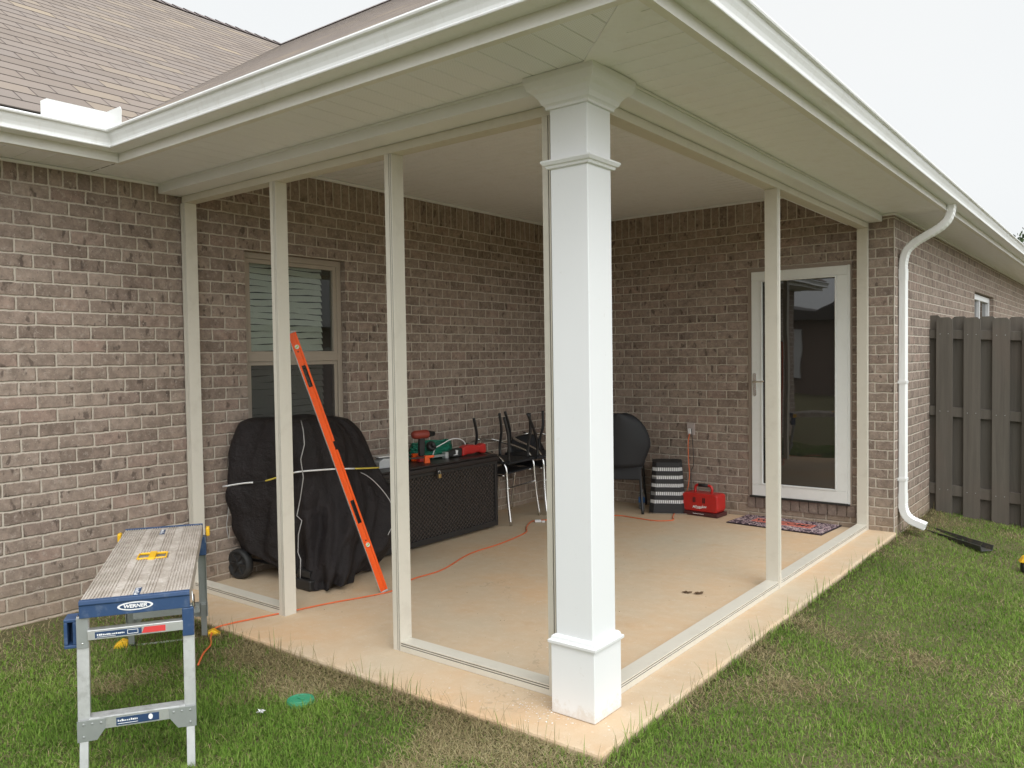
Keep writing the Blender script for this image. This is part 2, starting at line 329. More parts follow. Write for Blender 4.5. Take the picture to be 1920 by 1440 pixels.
# glass
def dark_glass(name, c, rough=.015, ior=1.9):
    t = NT(name); t.b.inputs['IOR'].default_value = ior; t.bump(t.noise(t.pos(), 1.6, 2), .05, .02); return t.fin(c4(c), rough, 0., .5)
M['door_glass'] = dark_glass('door_glass', (.018, .017, .016))
t = NT('window_glass'); gl = t.n('ShaderNodeBsdfGlossy'); gl.inputs['Roughness'].default_value = .02; gl.inputs['Color'].default_value = (.85, .9, .9, 1)
tr = t.n('ShaderNodeBsdfTransparent'); tr.inputs['Color'].default_value = (.93, .955, .94, 1); fr = t.n('ShaderNodeFresnel'); fr.inputs['IOR'].default_value = 1.5
ms = t.n('ShaderNodeMixShader'); t.t.links.new(fr.outputs[0], ms.inputs[0]); t.t.links.new(tr.outputs[0], ms.inputs[1]); t.t.links.new(gl.outputs[0], ms.inputs[2]); t.t.links.new(ms.outputs[0], t.out.inputs[0]); M['win_glass'] = t.mat
t = NT('insect_screen'); tr = t.n('ShaderNodeBsdfTransparent'); ms = t.n('ShaderNodeMixShader'); ms.inputs[0].default_value = .60; t.b.inputs['Base Color'].default_value = (.055, .045, .043, 1); t.b.inputs['Roughness'].default_value = .8
t.t.links.new(tr.outputs[0], ms.inputs[1]); t.t.links.new(t.b.outputs[0], ms.inputs[2]); t.t.links.new(ms.outputs[0], t.out.inputs[0]); M['screen'] = t.mat
t = NT('water_bottle'); t.b.inputs['Transmission Weight'].default_value = .9; t.b.inputs['IOR'].default_value = 1.3; M['bottle'] = t.fin((.85, .92, .95, 1), .08)
M['blind'] = plain('blind_slat', (.74, .74, .68), .6, var=.05)
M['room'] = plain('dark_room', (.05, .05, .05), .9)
# covers / wicker / mat
t = NT('cover_fabric'); P = t.pos(); n1 = t.noise(P, 5, 5, .6); t.bump(t.math('ADD', n1, t.math('MULTIPLY', t.noise(P, 240, 2), .12)), 1.0, .05); M['cover'] = t.fin(t.mix(n1, (.007, .0058, .006, 1), (.020, .0135, .0145, 1)), .5, 0., .4)
t = NT('wicker'); P = t.pos(); X, Y, Z = t.sep(P); s1 = t.math('SINE', t.math('MULTIPLY', t.math('ADD', Y, X), 150)); s2 = t.math('SINE', t.math('MULTIPLY', Z, 170)); hh = t.math('MULTIPLY', s1, s2)
t.bump(hh, .9, .006); M['wicker'] = t.fin(t.mix(t.step(hh, -.6, .5), (.006, .005, .0045, 1), (.052, .040, .034, 1)), .5, 0., .4)
t = NT('doormat'); P = t.obj(); n1 = t.noise(P, 26, 1, .4, dist=1.6); n2 = t.n('ShaderNodeTexVoronoi'); t.put(n2.inputs['Vector'], P); n2.inputs['Scale'].default_value = 22
colr = t.ramp(n1, [(0, (.05, .035, .05)), (.42, (.06, .04, .055)), (.47, (.36, .24, .27)), (.53, (.60, .50, .46)), (.60, (.30, .20, .27)), (.66, (.04, .03, .04))], 'CONSTANT')
t.bump(t.noise(P, 300, 2), .5, .003); M['mat_pat'] = t.fin(colr, .95, 0., .1)
M['mat_coral'] = plain('mat_coral', (.62, .17, .12), .95, var=.1); M['mat_black'] = plain('mat_black', (.03, .02, .025), .95)
t = NT('deck_alu'); P = t.obj(); n1 = t.noise(P, 9, 5, .7); n2 = t.noise(P, 60, 4, .7)
colr = t.mix(t.step(n1, .35, .65), (.42, .37, .32, 1), (.60, .55, .50, 1)); colr = t.mix(t.math('MULTIPLY', t.step(n2, .5, .66), .6), colr, (.30, .24, .19, 1)); colr = t.mix(t.math('MULTIPLY', t.step(t.noise(P, 95, 2), .66, .72), .9), colr, (.85, .84, .82, 1))
t.bump(n2, .3, .003); M['deck'] = t.fin(colr, .6, .15)
t = NT('net'); P = t.pos(); M['chair_net'] = plain('chair_sling', (.016, .017, .02), .65, var=.15, bump=.3, bscale=300)
M['leafgreen'] = plain('tree_leaf', (.055, .085, .03), .7, var=.3); M['bark'] = plain('bark', (.09, .07, .05), .9)
M['sticker_blue'] = plain('sticker_blue', (.02, .05, .12), .5, var=.15)

# ================================================================ setting
XR, YB = 3.41, 4.40            # right wall plane, back wall plane
ZS, ZI = 2.676, 2.938          # eave soffit, porch ceiling
def gz(x, y):
    x = np.asarray(x, float); y = np.asarray(y, float)
    dl = np.where(x > 3.43, np.hypot(x-3.43, np.maximum(-.33-y, 0)), np.maximum(-.33-y, 0))
    g = -.056+.075*np.exp(-(np.maximum(x, 0)/.55)**2)+.030*np.exp(-dl/.22)
    g = g-np.clip(x-3.43, 0, 3)*.075
    g = g+.012*np.sin(x*2.1+y*1.3)*np.sin(y*1.7-x*.6+1)*(1-np.exp(-np.clip(np.hypot(np.maximum(x-3.43, 0), np.maximum(-.33-y, 0)), 0, 9)*2))
    slab = (x > -.02) & (x < 3.435) & (y > -.335)
    return np.where(slab, -.13, g)
xs = sorted(set(np.round(np.concatenate([[-400, -150, -60, -25, -10, -4, -1, -.03], np.arange(0, 3.4, .2), [3.43, 3.44], np.arange(3.6, 8, .2), [9, 12, 20, 40, 90, 200, 400]]), 3)))
ys = sorted(set(np.round(np.concatenate([[-400, -150, -60, -25, -12, -8, -6], np.arange(-5, -.4, .2), [-.34, -.33], np.arange(-.2, 7, .2), [8, 10, 14, 25, 60, 150, 400]]), 3)))
gxx, gyy = np.meshgrid(xs, ys); zz = gz(gxx, gyy)
mb = MB(); nx = len(xs)
mb.add(np.stack([gxx.ravel(), gyy.ravel(), zz.ravel()], 1).tolist(), [(j*nx+i, j*nx+i+1, (j+1)*nx+i+1, (j+1)*nx+i) for j in range(len(ys)-1) for i in range(nx-1)])
tag(mb.build('ground', M['soil'], smooth=True), kind='structure')
mb = MB(); mb.box(0.0, 3.43, -.33, 4.40, -.40, 0); o = mb.build('patio_slab', M['concrete'], bevel=.012); tag(o, kind='structure')

# ---------------------------------------------------------------- house
house = empty('brick_house', 'single storey brick house with a covered corner porch, grey-brown shingle roof and white gutters', 'house')
def wall_faces(mb, axis, c, segs, holes, z0, z1, zsol=None, flip=False):
    """vertical brick sheet at axis=c with rectangular holes; UV in metres"""
    us = sorted(set([segs[0], segs[1]]+[h[0] for h in holes]+[h[1] for h in holes]))
    vs = sorted(set([z0, z1]+([zsol] if zsol else [])+[h[2] for h in holes]+[h[3] for h in holes]))
    vs = [v for v in vs if z0 <= v <= z1]
    for i in range(len(us)-1):
        for j in range(len(vs)-1):
            uc, vc = (us[i]+us[i+1])/2, (vs[j]+vs[j+1])/2
            if any(h[0] < uc < h[1] and h[2] < vc < h[3] for h in holes): continue
            q = [(us[i], vs[j]), (us[i+1], vs[j]), (us[i+1], vs[j+1]), (us[i], vs[j+1])]
            if flip: q = q[::-1]
            P_ = [(c, u, v) if axis == 'x' else (u, c, v) for u, v in q]
            sol = zsol and vc > zsol
            mb.add(P_, [(0, 1, 2, 3)], 1 if sol else 0, [[(u, (v-zsol) if sol else v) for u, v in q]])
mb = MB()
WIN = (.485, 1.405, .78, 2.31)
wall_faces(mb, 'x', 0., (-3.3, -.14), [], -.5, ZS+.02, 2.557)
wall_faces(mb, 'x', 0., (-.14, YB), [WIN], -.5, ZI+.02, 2.7194)
for (ya, yb_, za, zb, s) in ((WIN[0], WIN[0], WIN[2], WIN[3], 'l'), (WIN[1], WIN[1], WIN[2], WIN[3], 'r')):      # brick reveals
    q = [(0, ya, za), (-.10, ya, za), (-.10, ya, zb), (0, ya, zb)]; u = [(0.1, za), (0., za), (0., zb), (0.1, zb)]
    mb.add(q if s == 'l' else q[::-1], [(0, 1, 2, 3)], 0, [u if s == 'l' else u[::-1]])
mb.add([(0, WIN[0], WIN[3]), (-.10, WIN[0], WIN[3]), (-.10, WIN[1], WIN[3]), (0, WIN[1], WIN[3])], [(0, 1, 2, 3)], 1, [[(0, 0), (0, .1), (.9, .1), (.9, 0)]])
mb.add([(0, WIN[0], WIN[2]), (-.10, WIN[0], WIN[2]), (-.10, WIN[1], WIN[2]), (0, WIN[1], WIN[2])], [(0, 3, 2, 1)], 1, [[(0, 0), (0, .1), (.9, .1), (.9, 0)]])
wall_faces(mb, 'y', -3.3, (-6.5, 0.), [], -.5, ZS, 2.557, True)
mb.build('left_wall', [M['brick'], M['soldier']], house)
mb = MB(); DO = (2.150, 3.075, .187, 2.305)
wall_faces(mb, 'y', YB, (0., XR), [DO], -.5, ZI+.02, 2.7194)
mb.build('back_wall', [M['brick'], M['soldier']], house)
mb = MB(); SW = (8.55, 10.2, 1.10, 2.26)
wall_faces(mb, 'x', XR, (YB, 24.), [SW], -.5, ZI+.02, 2.7194)
for ya in SW[:2]:
    q = [(XR, ya, SW[2]), (XR-.11, ya, SW[2]), (XR-.11, ya, SW[3]), (XR, ya, SW[3])]
    mb.add(q, [(0, 1, 2, 3)], 0, [[(0.1, SW[2]), (0, SW[2]), (0, SW[3]), (.1, SW[3])]])
for za in SW[2:]:
    mb.add([(XR, SW[0], za), (XR-.11, SW[0], za), (XR-.11, SW[1], za), (XR, SW[1], za)], [(0, 1, 2, 3)], 1, [[(0, 0), (0, .1), (1.6, .1), (1.6, 0)]])
mb.box(XR-.16, XR-.11, SW[0], SW[1], SW[2], SW[3], 2)
mb.build('right_wall', [M['brick'], M['soldier'], M['room']], house)
# mortar bead running down the outside corner
mb = MB(); pts = [(XR-.001+random.uniform(-.0015, .0015), YB+.001, z) for z in np.arange(-.1, ZS, .08)]
mb.tube(pts, [random.uniform(.004, .007) for _ in pts], 6)
mb.build('corner_mortar', plain('mortar', (.50, .45, .39), .9, var=.1), house, True)
# rowlock course under the door
mb = MB()
for i in range(12):
    x = 2.135+i*.0812; mb.box(x+.004, x+.077, YB-.012-random.uniform(0, .004), YB+.05, .088, .184)
mb.build('door_rowlock', plain('rowlock_brick', (.215, .165, .135), .9, var=.3, scale=14, bump=.5, bscale=60, dirt=(.35, .29, .23), damt=.5, dscale=25), house, bevel=.003)

# ---- roof (8/12-ish): eave lines x=.47 (left wing), y=-.66 (porch), x=3.84 (right)
MS = .641; ZE = 2.835; KX, KY, KR = .47, -.66, 3.84
YRD = 3.91; ZR = ZE+MS*(YRD-KY); XRD = KX-(YRD-KY); XH = KR-(YRD-KY)
def clip_row(kind, s0, s1):
    """extent of a course between heights s (horizontal run from the eave)"""
    if kind == 'left': return (lambda s: (-3.75, KY+s))          # y range at run s : to the valley
    if kind == 'front': return (lambda s: (KX-s, KR-s))
    return (lambda s: (KY+s, 26.))
def roof_sheet(kind, name, run):
    mb = MB(); ext = clip_row(kind, 0, 0); ck = math.hypot(1, MS); dr = .143/ck; n = int(run/dr)+1
    for i in range(n):
        s0, s1 = i*dr, min((i+1)*dr+.0, run)
        if s1 <= s0: break
        a0, b0 = ext(s0); a1, b1 = ext(s1); lift = .0055 if kind != 'front' else .0025
        def pt(s, t, dz):
            z = ZE+MS*s+dz
            return (KX-s, t, z) if kind == 'left' else (t, KY+s, z) if kind == 'front' else (KR-s, t, z)
        V_ = lambda s: s*ck
        q = [pt(s0, a0, lift), pt(s0, b0, lift), pt(s1, b1, 0.001), pt(s1, a1, 0.001)]
        uv = [(a0, i*.143+.001), (b0, i*.143+.001), (b1, i*.143+.142), (a1, i*.143+.142)]
        mb.add(q, [(0, 1, 2, 3)], 0, [uv])
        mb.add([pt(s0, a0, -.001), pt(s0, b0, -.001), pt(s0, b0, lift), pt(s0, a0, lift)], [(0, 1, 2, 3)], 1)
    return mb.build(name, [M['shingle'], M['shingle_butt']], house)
roof_sheet('left', 'roof', YRD-KY)
roof_sheet('front', 'roof', YRD-KY)
roof_sheet('right', 'roof', YRD-KY)
mb = MB()
# far slopes that close the roof, and ridge caps
mb.add([(XRD, -3.75, ZR), (XRD, YRD, ZR), (XRD-4.5, YRD, ZE), (XRD-4.5, -3.75, ZE)], [(0, 1, 2, 3)])
mb.add([(XRD, YRD, ZR), (XH, YRD, ZR), (XH, 26, ZR), (XRD, 26, ZR)], [(0, 1, 2, 3)])
mb.add([(XRD, -3.75, ZR), (XRD-4.5, -3.75, ZE), (KX, -3.75, ZE)], [(0, 1, 2)])
mb.build('rear_roof', M['shingle_butt'], house)
mb = MB()
def capline(a, b, wd=.13):
    a = Vector(a); b = Vector(b); n = int((b-a).length/.14); d = (b-a)/n; side = d.cross(Vector((0, 0, 1))).normalized()*wd
    for i in range(n):
        p = a+d*i; q = a+d*(i+1.05); h0, h1 = Vector((0, 0, .025)), Vector((0, 0, .014)); dn = Vector((0, 0, -wd*MS))
        mb.add([p-side+dn+h0, p+h0, p+side+dn+h0, q-side+dn+h1, q+h1, q+side+dn+h1], [(0, 1, 4, 3), (1, 2, 5, 4)])
        mb.add([p-side+dn+h0, p+h0, p+h0-Vector((0, 0, .01)), p-side+dn+h0-Vector((0, 0, .01))], [(0, 1, 2, 3)])
capline((XRD, -3.75, ZR), (XRD, YRD, ZR)); capline((XRD, YRD, ZR), (XH, YRD, ZR)); capline((KR, KY, ZE), (XH, YRD, ZR))
mb.build('ridge_cap', plain('ridge_shingle', (.16, .13, .125), .9, var=.2, scale=30), house)

# ---- eaves: fascia, gutters, soffits
XL, YE, XE = .40, -.595, 3.775
mb = MB()
mb.box(XL-.02, XL, -3.7, YE-.002, ZS-.004, ZE-.01); mb.box(XL-.02, XE, YE, YE+.02, ZS-.004, ZE-.01); mb.box(XE-.02, XE, YE+.021, 24, ZS-.004, ZE-.01)
mb.box(-6.5, XL-.02, -3.7, -3.68, ZS-.004, ZE-.01)
# bottom lip of the fascia cover
mb.box(XL-.03, XL+.006, -3.7, YE-.006, ZS-.012, ZS-.004); mb.box(XL-.03, XE+.006, YE-.006, YE+.03, ZS-.012, ZS-.004); mb.box(XE-.03, XE+.006, YE+.031, 24, ZS-.012, ZS-.004)
mb.build('fascia', plain('fascia_cover', (.78, .77, .735), .45, var=.03, dirt=(.5, .48, .42), damt=.15), house)
# K profile: (outward distance from fascia, z)
KP = [(0, 2.822), (0, 2.718), (.090, 2.715), (.097, 2.717), (.099, 2.724), (.094, 2.729), (.094, 2.742), (.099, 2.758), (.107, 2.775), (.112, 2.793), (.126, 2.795), (.129, 2.803), (.127, 2.811), (.116, 2.812), (.110, 2.806), (.104, 2.790), (.096, 2.765), (.088, 2.735), (.086, 2.721), (.004, 2.724), (.004, 2.822)]
def gutter_run(pts_fn, L0, L1, name, m0=0, m1=0):
    mb = MB(); n = len(KP)
    A = [pts_fn(d, z, L0+m0*d) for d, z in KP]; B = [pts_fn(d, z, L1+m1*d) for d, z in KP]
    mb.add(A+B, [(i, (i+1) % n, n+(i+1) % n, n+i) for i in range(n)]+[tuple(range(n))[::-1], tuple(range(n, 2*n))])
    return mb.build(name, M['gutter'], house, bevel=.0015)
gutter_run(lambda d, z, t: (XL+d, t, z), -3.7, YE, 'gutter', 0, -1)
g2 = gutter_run(lambda d, z, t: (t, YE-d, z), XL, XE, 'gutter', 1, 1)
gutter_run(lambda d, z, t: (XE+d, t, z), YE, 24, 'gutter', -1, 0)
mb = MB()   # riveted mitre strip where the two runs meet, and the outside mitre
for (x, y, sx, sy) in ((XL, YE, 1, -1),):
    for i in range(3, 12):
        (d0, z0), (d1, z1) = KP[i], KP[i+1]
        o_ = .002
        mb.add([(x+d0+o_, y-d0-.03, z0), (x+d0+o_, y-d0-o_, z0), (x+d1+o_, y-d1-o_, z1), (x+d1+o_, y-d1-.03, z1)], [(0, 1, 2, 3)])
        mb.add([(x+d0+o_, y-d0-o_, z0), (x+d0+.03, y-d0-o_, z0), (x+d1+.03, y-d1-o_, z1), (x+d1+o_, y-d1-o_, z1)], [(0, 1, 2, 3)])
mb.build('gutter_mitre', M['gutter'], house)
# splash guard standing up at the inside corner
mb = MB()
gx0, gy0 = XL+.118, YE-.118
mb.add([(gx0, gy0-.34, 2.80), (gx0, gy0, 2.80), (gx0, gy0, 2.905), (gx0, gy0-.31, 2.905), (gx0, gy0-.34, 2.885)], [(0, 1, 2, 3, 4)])
mb.add([(gx0, gy0, 2.806), (gx0+.16, gy0, 2.806), (gx0+.165, gy0, 2.885), (gx0+.15, gy0, 2.905), (gx0, gy0, 2.905)], [(0, 1, 2, 3, 4)])
o = mb.build('splash_guard', M['gutter'], house); s_ = o.modifiers.new('s', 'SOLIDIFY'); s_.thickness = .002

YBM, XBM = -.145, 3.316      # outer beam faces
def groove_sheet(mb, a0, a1, pitch, lo, hi, z, fn, g=.007, dep=.006, seg_mid=True):
    """panels with V grooves running along b; lo/hi give the b-range at a"""
    a = a0
    while a < a1-1e-6:
        e = min(a+pitch, a1)
        for (p, q, zp, zq) in ((a, a+g/2, z+dep, z), (a+g/2, e-g/2, z, z), (e-g/2, e, z, z+dep)):
            q = min(q, a1)
            if q <= p or hi(p)-lo(p) < -1e-6: continue
            mb.add([fn(p, lo(p), zp), fn(q, lo(q), zq), fn(q, hi(q), zq), fn(p, hi(p), zp)], [(0, 1, 2, 3)])
        a = e
mb = MB()
groove_sheet(mb, 0.0, XE-.02, .127, lambda x: YE+.02 if x < XBM+.03 else YE+.02, lambda x: YBM if x < XBM else min(YBM, YBM-(x-XBM)), ZS, lambda a, b, z: (a, b, z))
mb.build('front_soffit', M['vented'], house)
mb = MB()
groove_sheet(mb, YE+.02, 24, .127, lambda y: (XBM if y > YBM else XBM+(YBM-y)) if y < YB else XR, lambda y: XE-.02, ZS+.0015, lambda a, b, z: (b, a, z))
mb.build('right_soffit', M['soffit'], house)
mb = MB(); groove_sheet(mb, -3.68, YE+.02, .127, lambda y: 0., lambda y: XL-.02, ZS+.0015, lambda a, b, z: (b, a, z))
mb.build('left_soffit', M['soffit'], house)
mb = MB(); groove_sheet(mb, -.10, YB, .1016, lambda y: 0., lambda y: XR, ZI, lambda a, b, z: (b, a, z), g=.011, dep=.009)
mb.build('porch_ceiling', M['soffit'], house)
mb = MB()   # mitre strip across the soffit corner, J channels
d = Vector((1, -1, 0)).normalized(); s = Vector((1, 1, 0)).normalized()*.045
a = Vector((XBM+.0, YBM-.0, ZS-.004)); b = Vector((XE-.02, YE+.02, ZS-.004))
mb.add([a-s, b-s, b+s, a+s], [(0, 1, 2, 3)]); mb.add([a-s, b-s, b-s+Vector((0, 0, .004)), a-s+Vector((0, 0, .004))], [(0, 1, 2, 3)]); mb.add([a+s, b+s, b+s+Vector((0, 0, .004)), a+s+Vector((0, 0, .004))], [(0, 1, 2, 3)])
mb.build('soffit_mitre_strip', M['soffit'], house)
mb = MB()   # trim where ceilings and soffits meet brick
mb.box(.001, .022, YBM+.28, YB-.001, ZI-.022, ZI-.003); mb.box(.023, XR, YB-.022, YB-.001, ZI-.022, ZI-.003)
mb.box(.001, .02, -3.6, YBM-.002, ZS-.018, ZS-.002); mb.box(XR+.001, XR+.02, YB+.002, 24, ZS-.018, ZS-.002); mb.box(XBM+.002, XR+.02, YB-.022, YB-.001, ZS-.018, ZS-.002)
mb.build('ceiling_trim', M['cream'], house)
# ---- beams
mb = MB()
mb.box(.002, 3.03, YBM, .135, 2.613, ZI-.002); mb.box(3.03, XBM, YBM, YB-.006, 2.6135, ZI-.002)
mb.build('beam', M['cream'], house, bevel=.004)
mb = MB()   # narrow receiver strip where beam and soffit meet
mb.box(.003, XBM+.008, YBM-.008, YBM-.0005, 2.664, ZS-.001); mb.box(XBM+.0005, XBM+.008, YBM, YB-.004, 2.664, ZS-.001)
mb.build('beam_trim', M['cream'], house, bevel=.001)
# ---- column
cx1, cy0, cs = 3.2606, -.1103, .1836
def ring(mb, prof):
    """square stepped moulding; prof = [(offset, z)...] swept around the column"""
    rings = []
    for o_, z in prof:
        x0, x1, y0, y1 = cx1-cs-o_, cx1+o_, cy0-o_, cy0+cs+o_
        rings.append([(x0, y0, z), (x1, y0, z), (x1, y1, z), (x0, y1, z)])
    vs = [p for r_ in rings for p in r_]
    fs = [(4*i+k, 4*i+(k+1) % 4, 4*(i+1)+(k+1) % 4, 4*(i+1)+k) for i in range(len(prof)-1) for k in range(4)]
    mb.add(vs, fs+[(3, 2, 1, 0), tuple(4*(len(prof)-1)+k for k in range(4))])
colp = MB().box(cx1-cs, cx1, cy0, cy0+cs, .29, 2.60).build('column', M['column_white'], house, bevel=.004)
mb = MB(); ring(mb, [(.0165, 0.002), (.0165, .304)]); mb.build('column_base', M['column_white'], colp, bevel=.003)
mb = MB(); ring(mb, [(.004, .3035), (.026, .3035), (.027, .315), (.017, .321), (.014, .332), (.005, .338), (.001, .339)]); mb.build('base_moulding', M['column_white'], colp)
mb = MB(); ring(mb, [(.001, 2.300), (.012, 2.302), (.016, 2.312), (.024, 2.315), (.031, 2.327), (.030, 2.334), (.001, 2.336)]); mb.build('neck_moulding', M['column_white'], colp)
mb = MB(); ring(mb, [(.001, 2.545), (.012, 2.546), (.013, 2.556), (.018, 2.562), (.024, 2.566), (.032, 2.585), (.048, 2.606), (.068, 2.620), (.074, 2.636), (.080, 2.650), (.080, 2.674)]); mb.build('capital', M['cream'], colp)
# ---- downspout: corrugated rectangular pipe swept along a path
def ds_section(w_, d_):
    pts = []; n = 5
    for sgn in (1, -1):
        for k in range(n*4+1):
            u = -1+2*k/(n*4); r_ = .0035*math.cos(u*n*math.pi); pts.append((u*w_/2*sgn, sgn*(d_/2+r_-.002)))
    return pts
def sweep(mb, path, sec, side, crimp=0):
    P_ = [Vector(p) for p in path]; n = len(sec); vs = []
    for i, p in enumerate(P_):
        kk_ = 1+(crimp*(1 if i % 2 else -1) if 1 < i < len(P_)-2 else 0)
        t_ = (P_[min(i+1, len(P_)-1)]-P_[max(i-1, 0)]).normalized(); sd_ = Vector(side); nn = t_.cross(sd_).normalized()
        for a, b in sec: vs.append(p+sd_*a+nn*b*kk_)
    fs = [(i*n+k, i*n+(k+1) % n, (i+1)*n+(k+1) % n, (i+1)*n+k) for i in range(len(P_)-1) for k in range(n)]
    mb.add(vs, fs)
DY = 4.56
sec = ds_section(.078, .056)
mb = MB()
pth = spline([(XE+.03, DY, 2.745), (XE+.03, DY, 2.68), (XE+.005, DY, 2.60), (XE-.06, DY, 2.535), (XE-.17, DY, 2.475), (XR+.12, DY, 2.43), (XR+.06, DY, 2.37), (XR+.036, DY, 2.28), (XR+.034, DY, 2.20)], 6)
sweep(mb, pth, sec, (0, 1, 0), .05); sec2 = ds_section(.083, .061)
sweep(mb, [(XR+.034, DY, 2.22), (XR+.034, DY, 2.13)], sec2, (0, 1, 0))
sweep(mb, [(XR+.034, DY, 2.14), (XR+.034, DY, .30)], sec, (0, 1, 0))
sweep(mb, [(XR+.034, DY, .31), (XR+.034, DY, .24)], sec2, (0, 1, 0))
sweep(mb, spline([(XR+.034, DY, .25), (XR+.036, DY, .19), (XR+.055, DY, .13), (XR+.10, DY, .085), (XR+.17, DY, .058), (XR+.21, DY, .043)], 5), sec2, (0, 1, 0), .05)
o = mb.build('downspout', M['gutter'], house, smooth=False); s_ = o.modifiers.new('s', 'SOLIDIFY'); s_.thickness = .0012
mb = MB(); mb.box(XR+.001, XR+.067, DY-.045, DY+.045, 1.25, 1.275); mb.build('strap', M['gutter'], o)
MB().box(XR+.001, XR+.067, DY-.045, DY+.045, .42, .445).build('strap', M['gutter'], o)

# ---- window in the left wall
wf = MB()
y0, y1, z0, z1 = WIN; xf = -.05
def frame(mb, fn, a0, a1, b0, b1, wd, d0, d1, mi=0):
    """rectangular frame: fn(a,b,depth)"""
    for (p0, p1, q0, q1) in ((a0, a1, b0, b0+wd), (a0, a1, b1-wd, b1), (a0, a0+wd, b0+wd, b1-wd), (a1-wd, a1, b0+wd, b1-wd)):
        vs = [fn(a, b, d_) for d_ in (d0, d1) for b in (q0, q1) for a in (p0, p1)]
        mb.add(vs, [(0, 2, 3, 1), (4, 5, 7, 6), (0, 1, 5, 4), (2, 6, 7, 3), (0, 4, 6, 2), (1, 3, 7, 5)], mi)
fx = lambda a, b, d_: (d_, a, b)
frame(wf, fx, y0+.002, y1-.002, z0+.002, z1-.002, .045, -.098, xf)
win = wf.build('window', M['win_tan'], house, bevel=.003)
mb = MB(); frame(mb, fx, y0+.048, y1-.048, 1.56, z1-.048, .030, -.094, xf-.008); mb.box(-.09, xf-.002, y0+.048, y1-.048, 1.515, 1.575)
frame(mb, fx, y0+.048, y1-.048, z0+.048, 1.514, .028, -.094, xf-.014); mb.build('sash', M['win_tan'], win, bevel=.002)
mb = MB(); mb.box(-.082, -.078, y0+.07, y1-.07, z0+.06, z1-.07); mb.build('pane', M['win_glass'], win)
mb = MB(); mb.add([(xf-.018, y0+.074, z0+.074), (xf-.018, y1-.074, z0+.074), (xf-.018, y1-.074, 1.50), (xf-.018, y0+.074, 1.50)], [(0, 1, 2, 3)]); mb.build('insect_screen', M['screen'], win)
mb = MB()
for i in range(31):
    z = z0+.08+i*.0475; a = R(63)+random.uniform(-.04, .04)
    yl = [y0+.09+(y1-y0-.24)*k/10 for k in range(11)]; wv = [random.uniform(-.0025, .0025)+.004*math.sin(k*.9+i) for k in range(11)]
    c_, s__ = .025*math.cos(a), .025*math.sin(a)
    vs = [(-.118-c_, y, z+s__+w_) for y, w_ in zip(yl, wv)]+[(-.118+c_, y, z-s__+w_) for y, w_ in zip(yl, wv)]
    mb.add(vs, [(k, k+1, 12+k, 11+k) for k in range(10)])
mb.build('blinds', M['blind'], win)
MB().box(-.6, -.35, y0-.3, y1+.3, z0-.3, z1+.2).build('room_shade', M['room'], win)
mb = MB(); mb.box(-.0965, .012, y0-.02, y1+.02, z0-.055, z0-.001); mb.build('sill', M['win_tan'], win, bevel=.004)
# ---- small window in the right wall
wf = MB(); fx2 = lambda a, b, d_: (d_, a, b)
frame(wf, fx2, SW[0]+.01, SW[1]-.01, SW[2]+.01, SW[3]-.01, .07, XR-.108, XR-.05); win2 = wf.build('window', M['white'], house, bevel=.003)
MB().box(XR-.095, XR-.09, SW[0]+.08, SW[1]-.08, SW[2]+.08, SW[3]-.08).build('pane', M['door_glass'], win2)
MB().box(XR-.10, XR-.055, 9.33, 9.38, SW[2]+.08, SW[3]-.08).build('mullion', M['white'], win2)
# ---- door
x0, x1, z0, z1 = DO
mb = MB(); fy = lambda a, b, d_: (a, d_, b)
frame(mb, fy, x0+.001, x1-.001, z0+.001, z1-.001, .036, YB-.012, YB+.09); trim = mb
door = mb.build('door', M['trim_tan'], house, bevel=.003, label='white full-view storm door in tan brick mould')
mb = MB(); mb.box(2.19, 3.04, YB-.03, YB+.005, .205, .309); mb.box(2.19, 3.04, YB-.03, YB+.005, 2.192, 2.272)
mb.box(2.19, 2.278, YB-.03, YB+.005, .3095, 2.1915); mb.box(2.952, 3.04, YB-.03, YB+.005, .3095, 2.1915); mb.build('door_leaf', M['door_white'], door, bevel=.004)
mb = MB(); frame(mb, fy, 2.2785, 2.9515, .3098, 2.1912, .014, YB-.036, YB-.012); mb.build('glazing_bead', M['door_white'], door, bevel=.003)
mb = MB(); mb.box(2.288, 2.942, YB-.016, YB-.011, .32, 2.18); mb.build('glass', M['door_glass'], door)
mb = MB(); mb.box(3.0405, 3.062, YB-.026, YB-.002, .20, 2.275); mb.build('hinge_rail', M['door_white'], door, bevel=.003)
mb = MB(); mb.box(2.17, 3.06, YB-.04, YB+.02, .188, .204); mb.build('threshold', M['black_metal'], door, bevel=.002)
mb = MB()
mb.prism([(2.221+.016*math.cos(a)*1., 1.235+(.09+.016*math.sin(a) if math.sin(a) > 0 else -.09+.016*math.sin(a))) for a in np.linspace(0, 2*math.pi, 20, endpoint=False)], YB-.036, YB-.030, lambda a, b, c: (a, c, b))
mb.tube(spline([(2.221, YB-.034, 1.262), (2.221, YB-.075, 1.262), (2.245, YB-.082, 1.266), (2.29, YB-.08, 1.262), (2.325, YB-.078, 1.270)], 5), .0075, 8)
mb.tube([(2.221, YB-.034, 1.19), (2.221, YB-.042, 1.19)], .008, 10)
mb.build('handle', M['chrome'], door, smooth=False)
# ---- outlet
mb = MB(); mb.box(1.53, 1.61, YB-.02, YB-.001, .735, .855); ol = mb.build('power_outlet', plain('outlet_grey', (.42, .36, .34), .5), house, bevel=.003)
MB().box(1.555, 1.585, YB-.055, YB-.021, .75, .80).build('plug', M['white_plastic'], ol, bevel=.004)
